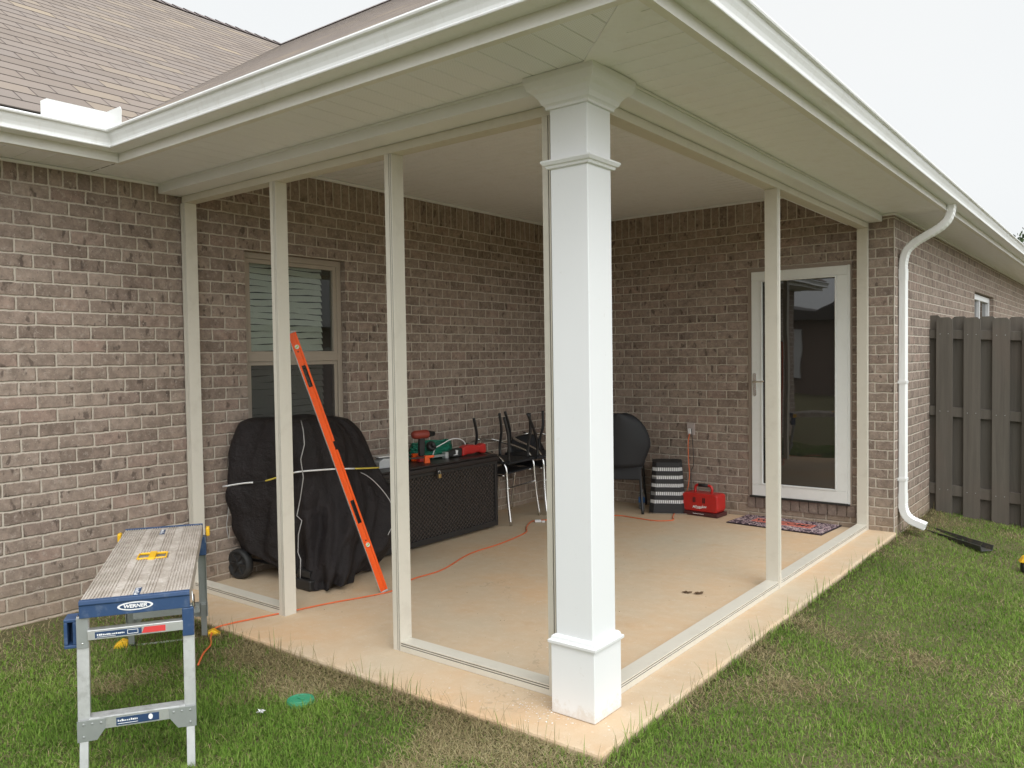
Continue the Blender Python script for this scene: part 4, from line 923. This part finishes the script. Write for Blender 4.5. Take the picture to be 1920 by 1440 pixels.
# reciprocating saw lying down
sw = empty('reciprocating_saw', 'red and black reciprocating saw lying on the far end of the chest', 'power saw', (.335, 2.42, ZL), R(86))
mb = MB(); bd = [(-.04, .0), (.02, .012), (.09, .012), (.16, .022), (.21, .004), (.25, .002), (.262, .02), (.255, .085), (.23, .092), (.17, .078), (.10, .092), (.02, .094), (-.04, .075)]
mb.prism(bd, -.035, .035, lambda a, b, c: (a, c, b)); mb.build('body', M['red'], sw, bevel=.012)
mb = MB(); mb.prism([(-.20, .012), (-.10, .0), (-.041, .003), (-.041, .078), (-.10, .072), (-.20, .05)], -.03, .03, lambda a, b, c: (a, c, b)); mb.build('gear_case', M['black_rub'], sw, bevel=.01)
mb = MB(); mb.box(-.235, -.2005, -.024, .024, .0, .055); mb.build('shoe', M['alu'], sw, bevel=.003)
mb = MB(); mb.box(-.37, -.236, -.0008, .0008, .02, .04); mb.build('blade', M['steel'], sw)
mb = MB(); mb.prism([(-.12, .02), (-.105, .02), (-.095, .06), (-.125, .066)], -.0335, -.0305, lambda a, b, c: (a, c, b)); mb.prism([(-.15, .02), (-.1, .02), (-.1, .03), (-.15, .026)], -.0335, -.0305, lambda a, b, c: (a, c, b)); mb.build('badge', M['label_white'], sw)
# bar clamps / red-orange tool
for nm, lb, loc, rz in (('bar_clamp', 'orange-red trigger clamp lying near the front edge of the chest lid', (.40, 1.86, ZL), R(70)), ('bar_clamp', 'orange-red trigger clamp lying behind the drill on the chest lid', (.22, 1.90, ZL), R(84))):
    c_ = empty(nm, lb, 'clamp', loc, rz, 'trigger clamps on the chest lid')
    mb = MB(); mb.prism([(.0, .0), (.05, .0), (.045, .04), (.085, .045), (.09, .062), (.0, .065)], -.012, .012, lambda a, b, c: (a, c, b)); mb.build('jaw', M['level'], c_, bevel=.004)
    mb = MB(); mb.box(-.22, -.0005, -.008, .008, .045, .055); mb.build('bar', M['black_metal'], c_)
    mb = MB(); mb.prism([(-.20, .0), (-.15, .0), (-.14, .044), (-.21, .044)], -.013, .013, lambda a, b, c: (a, c, b)); mb.build('handle', M['red'], c_, bevel=.005)
# coiled green hose
pts = []
for k in range(240):
    a = k*.23; rr = 1+.07*math.sin(k*1.7)-.02*(k//28); pts.append((.085*rr*math.cos(a), .25*rr*math.sin(a), .016+.014*(k//28)+.005*math.sin(k*.9)))
mb = MB(); mb.tube(pts, .011, 8); o = mb.build('garden_hose', M['green_hose'], None, True); o.location = (.15, 2.21, ZL); tag(o, 'coiled bright green hose lying on the chest behind the tools', 'hose')
# white cable arc + black tape
mb = MB(); mb.tube(spline([(.30, 2.10, ZL+.10), (.30, 2.19, ZL+.125), (.30, 2.30, ZL+.155), (.30, 2.40, ZL+.15), (.30, 2.47, ZL+.12), (.30, 2.50, ZL+.06), (.29, 2.50, ZL+.012)], 6), .005, 8); mb.tube([(.30, 2.10, ZL+.10), (.27, 2.09, ZL+.02), (.25, 2.12, ZL+.006)], .005, 8)
tag(mb.build('white_cable', M['label_white'], None, True), 'short white cable arching over the green hose on the chest', 'cable')
mb = MB(); RM = Matrix.Translation((.28, 2.07, ZL+.115)) @ Matrix.Rotation(R(62), 4, 'Y'); mb.lathe([(.02, -.02), (.042, -.02), (.045, 0), (.042, .02), (.02, .02), (.02, -.02)], 20, RM)
mb.lathe([(.02, -.03), (.03, -.03), (.03, -.02)], 16, RM); tag(mb.build('hose_nozzle', M['black_plastic'], None, True), 'black round hose nozzle resting on the green hose coil', 'nozzle')
# white plastic caulk tub / container
ct = empty('plastic_container', 'white translucent plastic parts container near the grill end of the chest', 'container', (.30, 1.53, ZL), R(80))
mb = MB(); mb.prism([(-.10, .0), (.10, .0), (.10, .05), (.085, .085), (.03, .085), (.02, .075), (-.05, .08), (-.10, .055)], -.055, .055, lambda a, b, c: (a, c, b)); mb.build('tub', plain('milky_plastic', (.55, .56, .57), .3, var=.1, scale=20), ct, bevel=.008)
mb = MB(); mb.box(-.108, .108, -.062, .062, .0865, .097); mb.build('lid', M['white_plastic'], ct, bevel=.004)
MB().box(.02, .08, -.0562, -.0552, .02, .05).build('sticker', M['label_white'], ct)
pr = empty('pliers', 'red-handled pliers beside the white container on the chest lid', 'pliers', (.33, 1.36, ZL), R(40))
for s in (1, -1):
    mb = MB(); mb.tube(spline([(0, 0, .012), (-.03, s*.012, .012), (-.08, s*.028, .014), (-.13, s*.022, .014)], 5), .008, 8); mb.build('handle', M['red'], pr, True)
mb = MB(); mb.prism([(0, -.016), (.05, -.006), (.05, .006), (0, .016), (-.02, .01), (-.02, -.01)], .004, .018); mb.build('jaws', M['steel'], pr, bevel=.002)

# ================================================================ chairs
def tube_obj(parent, name, pts, r_, mat, n=6, seg=8):
    mb = MB(); mb.tube(spline(pts, n), r_, seg); return mb.build(name, mat, parent, True)
# chrome framed armchair facing the yard: local +x is forward
def sling(mb, corners_fn, nu=12, nv=10, th=.006):
    vs = []; 
    for i in range(nu+1):
        for j in range(nv+1): vs.append(corners_fn(i/nu, j/nv))
    mb.add(vs, [(i*(nv+1)+j, (i+1)*(nv+1)+j, (i+1)*(nv+1)+j+1, i*(nv+1)+j+1) for i in range(nu) for j in range(nv)])
def chrome_chair(loc, rz, label):
    c_ = empty('armchair', label, 'chair', loc, rz, 'chairs stored in the porch corner')
    for s in (1, -1):
        y = s*.26
        tube_obj(c_, 'leg', [(.245, y*1.06, 0.0), (.215, y*1.03, .22), (.20, y, .42), (.19, y, .52), (.14, y, .60), (.03, y, .645), (-.14, y*.98, .69), (-.24, y*.80, .72), (-.28, 0.001*s, .735)], .0125, M['chrome'])
        tube_obj(c_, 'leg', [(-.24, y*1.05, 0.0), (-.20, y, .30), (-.17, y*.96, .43), (.0, y*.94, .44), (.17, y*.96, .445)], .0115, M['chrome'])
    tube_obj(c_, 'stretcher', [(.205, -.26, .33), (.205, 0, .33), (.205, .26, .33)], .009, M['chrome'])
    mb = MB(); sling(mb, lambda u, v: (-.22+.42*u, (-.24+.48*v)*(1-.12*abs(u-.4)), .452-.018*math.sin(math.pi*u)*math.sin(math.pi*v)+.02*u)); o = mb.build('seat', M['chair_net'], c_, True); q = o.modifiers.new('s', 'SOLIDIFY'); q.thickness = .012
    mb = MB(); sling(mb, lambda u, v: (-.215-.085*u-.05*math.sin(math.pi*v), (-.25+.50*v)*(1-.28*u**3), .46+.29*u-.06*u*(2*v-1)**2)); o = mb.build('backrest', M['chair_net'], c_, True); q = o.modifiers.new('s', 'SOLIDIFY'); q.thickness = .012
    return c_
c1 = chrome_chair((.285, 3.03, 0), R(8), 'chrome-armed black chair standing just past the end of the storage chest')
c2 = chrome_chair((.33, 3.68, 0), R(-6), 'chrome-armed black chair in the corner, half hidden by the white column')
# upturned chair: seat lies on the lower chair, four black tube legs in the air
def upturned(loc, rz, label, tips):
    c_ = empty('upturned_chair', label, 'chair', loc, rz, 'chairs stored in the porch corner')
    for (bx_, by_, tx_, ty_, tz_) in tips:
        tube_obj(c_, 'leg', [(bx_, by_, .02), (bx_*1.02, by_*1.02, .12), ((bx_+tx_)/2+.012, (by_+ty_)/2+.012, tz_*.62), (tx_, ty_, tz_)], .0135, M['black_metal'])
    mb = MB(); mb.box(-.22, .22, -.22, .22, .0, .022); mb.build('seat', M['chair_net'], c_, bevel=.01)
    mb = MB(); sling(mb, lambda u, v: (-.23-.10*u+.03*math.sin(math.pi*v), (-.22+.44*v)*(1-.25*u**3), .0-.0+(.02-.19*u))); o = mb.build('backrest', M['chair_net'], c_, True); q = o.modifiers.new('s', 'SOLIDIFY'); q.thickness = .012
    return c_
upturned((.34, 2.98, .555), R(4), 'black chair turned upside down on the chrome chair beside the chest, legs in the air',
         [(.19, -.19, .17, -.23, .43), (.16, .17, .20, .15, .44), (-.19, -.17, -.16, -.24, .41), (-.17, .19, -.15, .16, .43)])
upturned((.36, 3.50, .555), R(-10), 'black chair turned upside down in the corner, crossed legs showing beside the column',
         [(.19, -.19, .24, -.36, .44), (.16, .19, .20, .12, .46), (-.19, -.19, -.13, -.31, .44), (-.17, .19, -.15, .22, .42)])
# solid round-backed chair right of the column, back towards the yard
bc = empty('round_backed_chair', 'black round-backed chair standing right of the white column with its back to the yard', 'chair', (.985, 4.06, 0), R(115), 'chairs stored in the porch corner')
mb = MB(); sling(mb, lambda u, v: (-.25-.06*u-.10*math.sin(math.pi*v), (-.30+.60*v)*math.sqrt(max(.05, 1-(max(0, u-.30)/.72)**2.2))*(.72+.28*min(1, u*2.5)), .46+.52*u), 16, 16); o = mb.build('backrest', M['chair_net'], bc, True); q = o.modifiers.new('s', 'SOLIDIFY'); q.thickness = .022
mb = MB(); mb.box(-.25, .24, -.215, .215, .43, .462); mb.build('seat', M['chair_net'], bc, bevel=.015)
mb = MB(); mb.box(-.275, -.25, -.20, .20, .33, .46); mb.build('apron', M['chair_net'], bc, bevel=.01)
for sx_, sy_ in ((1, 1), (1, -1), (-1, 1), (-1, -1)): tube_obj(bc, 'leg', [(sx_*.22, sy_*.19, .44), (sx_*.235, sy_*.20, .2), (sx_*.26, sy_*.215, 0)], .014, M['black_metal'])

# ================================================================ floor items at the back
# striped bin
sb = empty('striped_basket', 'tapered basket striped black and white standing by the back wall', 'basket', (1.405, 4.20, 0), R(28))
zz_ = 0.012; 
hs_ = lambda z: .170-.036*(z/.5)
bands = [(.115, 1)]+[(.030, 0), (.046, 1)]*5
mb = MB(); mw = MB(); kk = 0; z = .012
cut = lambda h: [(-h+.04, -h), (h-.04, -h), (h, -h+.04), (h, h-.04), (h-.04, h), (-h+.04, h), (-h, h-.04), (-h, -h+.04)]
def frus(mb, za, zb, oa):
    a = cut(hs_(za)+oa); b = cut(hs_(zb)+oa); vs = [(x, y, za) for x, y in a]+[(x, y, zb) for x, y in b]
    mb.add(vs, [(i, (i+1) % 8, 8+(i+1) % 8, 8+i) for i in range(8)]+[tuple(range(8))[::-1], tuple(range(8, 16))])
for h_, blk in [(.090, 1)]+[(.034, 0), (.043, 1)]*4+[(.034, 0), (.050, 1)]:
    frus(mb if blk else mw, z, z+h_-.0005, .006 if blk else 0); z += h_
mb.build('body', plain('basket_black', (.02, .02, .021), .6, bump=.6, bscale=220), sb, bevel=.002)
t = NT('basket_white'); P = t.obj(); X, Y, Z = t.sep(P); wv = t.math('SINE', t.math('MULTIPLY', t.math('ADD', X, Y), 330)); t.bump(wv, .8, .004)
mw.build('white_bands', t.fin(t.mix(t.step(wv, -.8, -.3), (.25, .25, .25, 1), (.74, .74, .74, 1)), .5), sb)
mb = MB(); h = .175; mb.tube([(-h, -h, .006), (h, -h, .006), (h, h, .006), (-h, h, .006)], .005, 6, 0, True); mb.build('base_wire', M['chrome'], sb)
# water bottle
wb = empty('water_bottle', 'small clear plastic water bottle with a blue label beside the striped basket', 'bottle', (1.145, 4.16, 0))
mb = MB(); mb.lathe([(0, .001), (.028, .001), (.032, .01), (.031, .05), (.032, .06), (.031, .12), (.026, .15), (.012, .172), (.012, .185), (0, .185)], 20); mb.build('bottle', M['bottle'], wb, True)
mb = MB(); mb.lathe([(.0325, .065), (.0325, .115)], 20); mb.build('label', plain('blue_label', (.05, .16, .42), .4), wb, True)
mb = MB(); mb.lathe([(.014, .172), (.014, .190), (0, .190)], 14); mb.build('cap', M['white_plastic'], wb, True)
# charger
cg = empty('battery_charger', 'red multi-bay battery charger with a carry handle on the floor by the back wall', 'charger', (1.775, 4.22, 0), R(-4))
mb = MB(); mb.prism([(-.17, .04), (.17, .04), (.185, .075), (.185, .195), (.165, .212), (-.165, .212), (-.18, .195), (-.18, .075)], -.085, .085, lambda a, b, c: (a, c, b)); bdy = mb.build('body', M['red'], cg, bevel=.012)
mb = MB(); mb.box(-.19, .195, -.10, .095, .002, .0395); mb.build('base', M['darkred'], cg, bevel=.008)
mb = MB(); mb.tube(spline([(-.085, 0, .208), (-.088, 0, .25), (-.068, 0, .278), (0, 0, .28), (.068, 0, .278), (.088, 0, .25), (.085, 0, .208)], 5), .013, 8); hd = mb.build('handle', M['red'], cg, True)
mb = MB(); mb.tube([(-.05, 0, .279), (.05, 0, .279)], .0155, 10); mb.build('grip', M['black_rub'], hd, True)
mb = MB()
for dx in (-.065, .035):
    for e_ in (0, .016): mb.box(dx+e_, dx+e_+.008, -.089, -.0855, .125, .175)
mb.build('vent_slots', M['black_plastic'], cg)
mb = MB(); vs, fs = text_geo('Milwaukee', .034, .0004, .35, 1, .0006); mb.add([(x, -.0865-z, .088+y+.08*x) for x, y, z in vs], fs)
mb.prism([(-.045, .068), (.0, .078), (.0, .074), (.045, .085), (.0, .066), (.0, .071)], -.0868, -.0862, lambda a, b, c: (a, c, b)); mb.box(-.06, .055, -.1022, -.1012, .022, .026); mb.build('lettering', M['label_white'], cg)
# doormat
dm = empty('doormat', 'patterned doormat with a coral centre panel in front of the storm door', 'doormat', (2.545, 4.185, 0), R(-4))
mb = MB(); mb.box(-.43, .43, -.235, .235, .001, .010); mb.build('backing', M['mat_black'], dm, bevel=.003)
mb = MB(); mb.box(-.418, .418, -.223, .223, .0102, .013); mb.build('pattern', M['mat_pat'], dm)
mb = MB(); mb.box(-.27, .27, -.075, .075, .0132, .0145); vs, fs = text_geo('WELCOME', .115, .0004, 0, .9, .002); mb.add([(x, y, .015+z) for x, y, z in vs], fs, 1); mb.build('panel', [M['mat_coral'], M['mat_black']], dm)

# ================================================================ cords
mb = MB()
cz = .006
gzf = lambda x, y: float(gz(x, y))
cp = [(1.572, 4.355, .77), (1.560, 4.345, .66), (1.562, 4.345, .50), (1.572, 4.34, .34), (1.566, 4.30, .20), (1.548, 4.22, .08), (1.535, 4.10, .012), (1.60, 3.92, cz), (1.66, 3.80, cz), (1.55, 3.69, cz), (1.33, 3.70, cz), (1.12, 3.70, cz), (.90, 3.42, cz), (.70, 3.17, cz), (.62, 3.06, cz), (.66, 2.93, cz), (.76, 2.76, cz), (.86, 2.61, cz), (.935, 2.19, cz), (.955, 1.77, cz), (1.10, 1.30, cz), (1.10, 1.0, cz), (1.185, .76, cz), (1.165, .60, cz), (1.065, .32, cz), (1.00, .08, cz), (.94, -.12, cz), (.90, -.27, cz), (.88, -.36, -.002), (.95, -.43, -.012), (1.06, -.50, -.018), (1.17, -.61, -.01), (1.27, -.70, -.02)]
mb.tube(spline(cp, 8), .0048, 8); tag(mb.build('extension_cord', M['orange_cord'], None, True), 'orange extension cord running from the wall outlet across the slab and into the grass', 'cord')
mb = MB(); cp = [(1.59, 4.358, .80), (1.612, 4.35, .55), (1.61, 4.35, .44), (1.585, 4.35, .38), (1.598, 4.33, .22), (1.62, 4.31, .05), (1.64, 4.30, .02)]
mb.tube(spline(cp, 6), .0035, 8); tag(mb.build('charger_cord', M['black_rub'], None, True), 'thin black cord hanging from the outlet down to the red charger', 'cord')
co = empty('cord_connector', 'clear plastic cord connector lying near the chrome chair leg', 'connector', (.68, 3.05, 0), R(35))
mb = MB(); mb.box(-.03, .03, -.014, .014, .001, .026); mb.build('socket_end', M['white_plastic'], co, bevel=.006)
mb = MB(); mb.box(.034, .062, -.02, -.002, .001, .02); mb.build('plug_end', M['white_plastic'], co, bevel=.005)

# ================================================================ small things in the grass
vc = empty('valve_cover', 'round green irrigation valve lid set in the grass', 'valve cover', (2.02, -.64, gzf(2.02, -.64)+.012))
mb = MB(); mb.lathe([(0, .009), (.040, .009), (.043, .006), (.052, .006), (.054, .010), (.060, .009), (.063, 0), (.063, -.03)], 28); mb.build('lid', M['green_lid'], vc, False)
mb = MB(); mb.box(-.022, .022, -.006, .006, .0095, .014); mb.build('lid_grip', M['green_lid'], vc, bevel=.002)
lit = MB()
for k in range(7):
    a = k*.9; c_ = Vector((.012*math.cos(a), .012*math.sin(a), .01)); d1 = Vector((random.uniform(-1, 1), random.uniform(-1, 1), random.uniform(0, .5))).normalized()*.02; d2_ = Vector((random.uniform(-1, 1), random.uniform(-1, 1), random.uniform(0, 1))).normalized()*.018
    lit.add([c_, c_+d1, c_+d1+d2_, c_+d2_], [(0, 1, 2, 3)])
o = lit.build('paper_scrap', M['label_white'], None); o.location = (1.99, -.83, -.038); o.scale = (.8, .8, .8); tag(o, 'crumpled scrap of white wrapper lying in the grass near the green lid', 'litter')
# black splash trough under the downspout
st = empty('splash_trough', 'long black plastic drain trough half buried in grass below the downspout', 'drain trough', (3.70, 4.83, -.088), math.atan2(4.45-5.08, 4.03-3.35))
mb = MB(); pr_ = [(-.062, .045), (-.056, .048), (-.046, .008), (.046, .008), (.056, .048), (.062, .045), (.052, .0), (-.052, .0)]
mb.prism(pr_, -.42, .52, lambda a, b, c: (c, a, b)); mb.build('trough', plain('weathered_black', (.045, .045, .042), .6, var=.3, dirt=(.14, .11, .07), damt=.6, dscale=14), st, bevel=.002)
mb = MB(); mb.box(-.50, -.421, -.06, .06, .0, .05); mb.build('inlet', M['darkred'], st, bevel=.01)
# foot of another tool at the right edge
tf = empty('tool_foot', 'yellow and black plastic tool foot poking into view at the right edge of the lawn', 'tool', (4.40, 4.12, -.095), R(20))
mb = MB(); mb.prism([(-.07, .04), (-.04, .085), (.06, .10), (.10, .07), (.09, .03), (0, .03)], -.03, .03, lambda a, b, c: (a, c, b)); mb.build('lever', M['yellow'], tf, bevel=.008)
mb = MB(); mb.box(-.05, .14, -.04, .04, -.03, .029); mb.build('base', M['black_rub'], tf, bevel=.008)
# two dry leaves on the slab
for k, (x, y, s, rz) in enumerate(((2.765, 1.795, .030, .4), (2.835, 1.82, .034, 1.2))):
    mb = MB(); n_ = 14; vs = [(0, 0, .006)]+[(s*math.cos(a)*(1+.28*math.sin(a*5+k)), .62*s*math.sin(a)*(1+.25*math.sin(a*4)), .003+.007*abs(math.sin(a*2.5+k))) for a in np.linspace(0, 2*math.pi, n_, endpoint=False)]
    mb.add(vs, [(0, 1+i, 1+(i+1) % n_) for i in range(n_)]); o = mb.build('dry_leaf', M['leaf_dry'], None); o.location = (x, y, 0); o.rotation_euler = (0, 0, rz)
    tag(o, ['curled brown leaf on the slab, the left one of the pair', 'curled brown leaf on the slab, the right one of the pair'][k], 'leaf', 'dry leaves on the slab')
# shavings and crumbs
mb = MB()
def chip(x, y, z, s):
    a = random.uniform(0, 6.28); b = random.uniform(.25, .6); mb.add([(x+s*math.cos(a), y+s*math.sin(a), z), (x-s*b*math.sin(a), y+s*b*math.cos(a), z+s*.4), (x-s*math.cos(a), y-s*math.sin(a), z+.0005), (x+s*b*math.sin(a), y-s*b*math.cos(a), z+.0008)], [(0, 1, 2, 3)])
for _ in range(330):
    if random.random() < .6: x, y = random.gauss(3.03, .09), random.gauss(-.12, .06)
    else: x, y = random.gauss(2.9, .35), random.gauss(.05, .22)
    if 3.06 < x < 3.29 and y > -.135: continue
    if -.05 < y < .1 or not (-.32 < y < 1) or x > 3.42: 
        if not -.32 < y < -.01: continue
    chip(x, y, .002, random.uniform(.0015, .006))
for _ in range(60): chip(random.uniform(3.22, 3.42), random.uniform(-.3, .8), .002, random.uniform(.0015, .004))
tag(mb.build('shavings', M['shaving'], None), 'scattered white aluminium and vinyl shavings on the slab round the column', 'shavings', kind='stuff')
mb = MB()
for _ in range(130): chip(random.uniform(.9, 3.1), random.uniform(.15, 3.6), .002, random.uniform(.0015, .006))
tag(mb.build('floor_crumbs', M['leaf_dry'], None), 'dark crumbs of leaf and dirt scattered over the porch floor', 'debris', kind='stuff')

# ================================================================ grass
def vnoise(x, y, s, seed):
    rg = np.random.default_rng(seed); T = rg.random((64, 64)); fx_, fy_ = x*s, y*s; i = np.floor(fx_).astype(int); j = np.floor(fy_).astype(int); u = fx_-i; v = fy_-j; u = u*u*(3-2*u); v = v*v*(3-2*v)
    g_ = lambda a, b: T[a % 64, b % 64]
    return (g_(i, j)*(1-u)+g_(i+1, j)*u)*(1-v)+(g_(i, j+1)*(1-u)+g_(i+1, j+1)*u)*v
def grass(name, N, xr, yr, label):
    x = rng.uniform(*xr, N); y = rng.uniform(*yr, N)
    dist = np.hypot(x-CX, y-CY)
    keep = rng.random(N) < np.clip(1.25-.16*(dist-1.5), .28, 1)
    mg = np.where(rng.random(N) < .5, rng.random(N)*.035*vnoise(x, y, 9., 4)*2, 0)
    on = ((x < 3.432-mg) & (y > -.332+mg)) | ((x < XR+.01) & (y > YB)) | (x < .03)
    # soft edge: grass creeps right up to the slab
    keep &= ~on & ~((y > 5.86) & (x > 3.3))
    keep &= ~((x < .62) & (rng.random(N) < .95-.6*x/.62))          # bare earth by the left wall
    keep &= ~(np.hypot(x-2.02, y+.64) < .062)
    x, y = x[keep], y[keep]; n = len(x)
    dl = np.where(x > 3.43, x-3.43, -.33-y); dl = np.where((x > 3.43) & (y < -.33), np.hypot(x-3.43, -.33-y), dl)
    dry = vnoise(x, y, 1.7, 1)*.55+vnoise(x, y, 4.6, 2)*.45
    nearleft = np.exp(-((x-1.9)/1.1)**2)*np.exp(-(dl/.45)**2)*.60
    strip = np.exp(-(dl/.20)**2)*.20
    patch = .33*np.exp(-(((x-3.75)/.28)**2+((y-1.0)/.38)**2))+.25*np.exp(-(((x-4.35)/.15)**2+((y-.2)/.22)**2))
    pd = np.clip((dry+nearleft+strip+patch-.645)*3.0, .04, .93)
    pd = np.where(x < .9, np.clip(pd+.65*(.9-x)/.9, 0, .93), pd)
    isdry = rng.random(n) < pd
    tall = vnoise(x, y, 2.9, 5)
    L = np.where(isdry, rng.uniform(.028, .065, n), rng.uniform(.018, .040, n)*(.55+.9*tall))
    edge = (dl < .05) & (rng.random(n) < .05); L = np.where(edge, rng.uniform(.07, .15, n), L)
    weeds = rng.random(n) < .0012; L = np.where(weeds, rng.uniform(.08, .13, n), L)
    az = rng.uniform(0, 2*np.pi, n); lean = np.where(isdry, rng.uniform(1.05, 1.56, n), rng.uniform(.25, 1.4, n)); lean = np.where(edge, rng.uniform(.05, .6, n), lean)
    w_ = np.where(isdry, .0011, rng.uniform(.0009, .0018, n))*(1+.10*np.hypot(x-CX, y-CY)/2)
    z0_ = np.maximum(gz(x, y), np.where((x < 3.436) & (y > -.336), -.03, -1))-.002
    dxy = np.stack([np.cos(az), np.sin(az)], 1); px = np.stack([-np.sin(az), np.cos(az)], 1)
    def lvl(t_, wf):
        r_ = L*np.sin(lean*(.45+.55*t_))*t_; h_ = L*np.cos(lean*(.45+.55*t_))*t_
        cx_ = x+dxy[:, 0]*r_; cy_ = y+dxy[:, 1]*r_; cz_ = z0_+h_
        return (np.stack([cx_-px[:, 0]*w_*wf, cy_-px[:, 1]*w_*wf, cz_], 1), np.stack([cx_+px[:, 0]*w_*wf, cy_+px[:, 1]*w_*wf, cz_], 1))
    a0, b0 = lvl(0., 1); a1, b1 = lvl(.55, .85); tp, _ = lvl(1., 0)
    V = np.stack([a0, b0, b1, a1, tp], 1).reshape(-1, 3)
    me = bpy.data.meshes.new(name); me.vertices.add(n*5); me.vertices.foreach_set('co', V.ravel().astype(np.float32))
    base = (np.arange(n)*5)[:, None]; loops = np.concatenate([base+[0, 1, 2, 3], base+[3, 2, 4]], 1).ravel()
    me.loops.add(n*7); me.loops.foreach_set('vertex_index', loops.astype(np.int32)); me.polygons.add(n*2)
    st_ = np.stack([np.arange(n)*7, np.arange(n)*7+4], 1).ravel(); me.polygons.foreach_set('loop_start', st_.astype(np.int32))
    me.update(calc_edges=True)
    at_ = me.color_attributes.new('tint', 'FLOAT_COLOR', 'POINT'); r_ = np.clip(rng.random(n)*.7+vnoise(x, y, 3.3, 9)*.5-.1, 0, 1); r_ = np.repeat(r_, 5); d_ = np.repeat(isdry.astype(float)*rng.uniform(.75, 1, n)+(~isdry)*rng.uniform(0, .22, n), 5)
    at_.data.foreach_set('color', np.stack([r_, d_, np.zeros_like(r_), np.ones_like(r_)], 1).ravel().astype(np.float32))
    me.materials.append(M['grass']); me.polygons.foreach_set('use_smooth', [True]*len(me.polygons))
    o = bpy.data.objects.new(name, me); COL.objects.link(o); tag(o, label, 'grass', kind='stuff'); return n
g1 = grass('grass', 190000, (.03, 3.39), (-2.3, -.29), 'patchy green lawn with dry straw in front of the slab on the left')
g2_ = grass('grass', 460000, (3.39, 7.0), (-2.3, 5.9), 'green lawn with straw patches right of the slab up to the fence')
print('blades', g1, g2_)
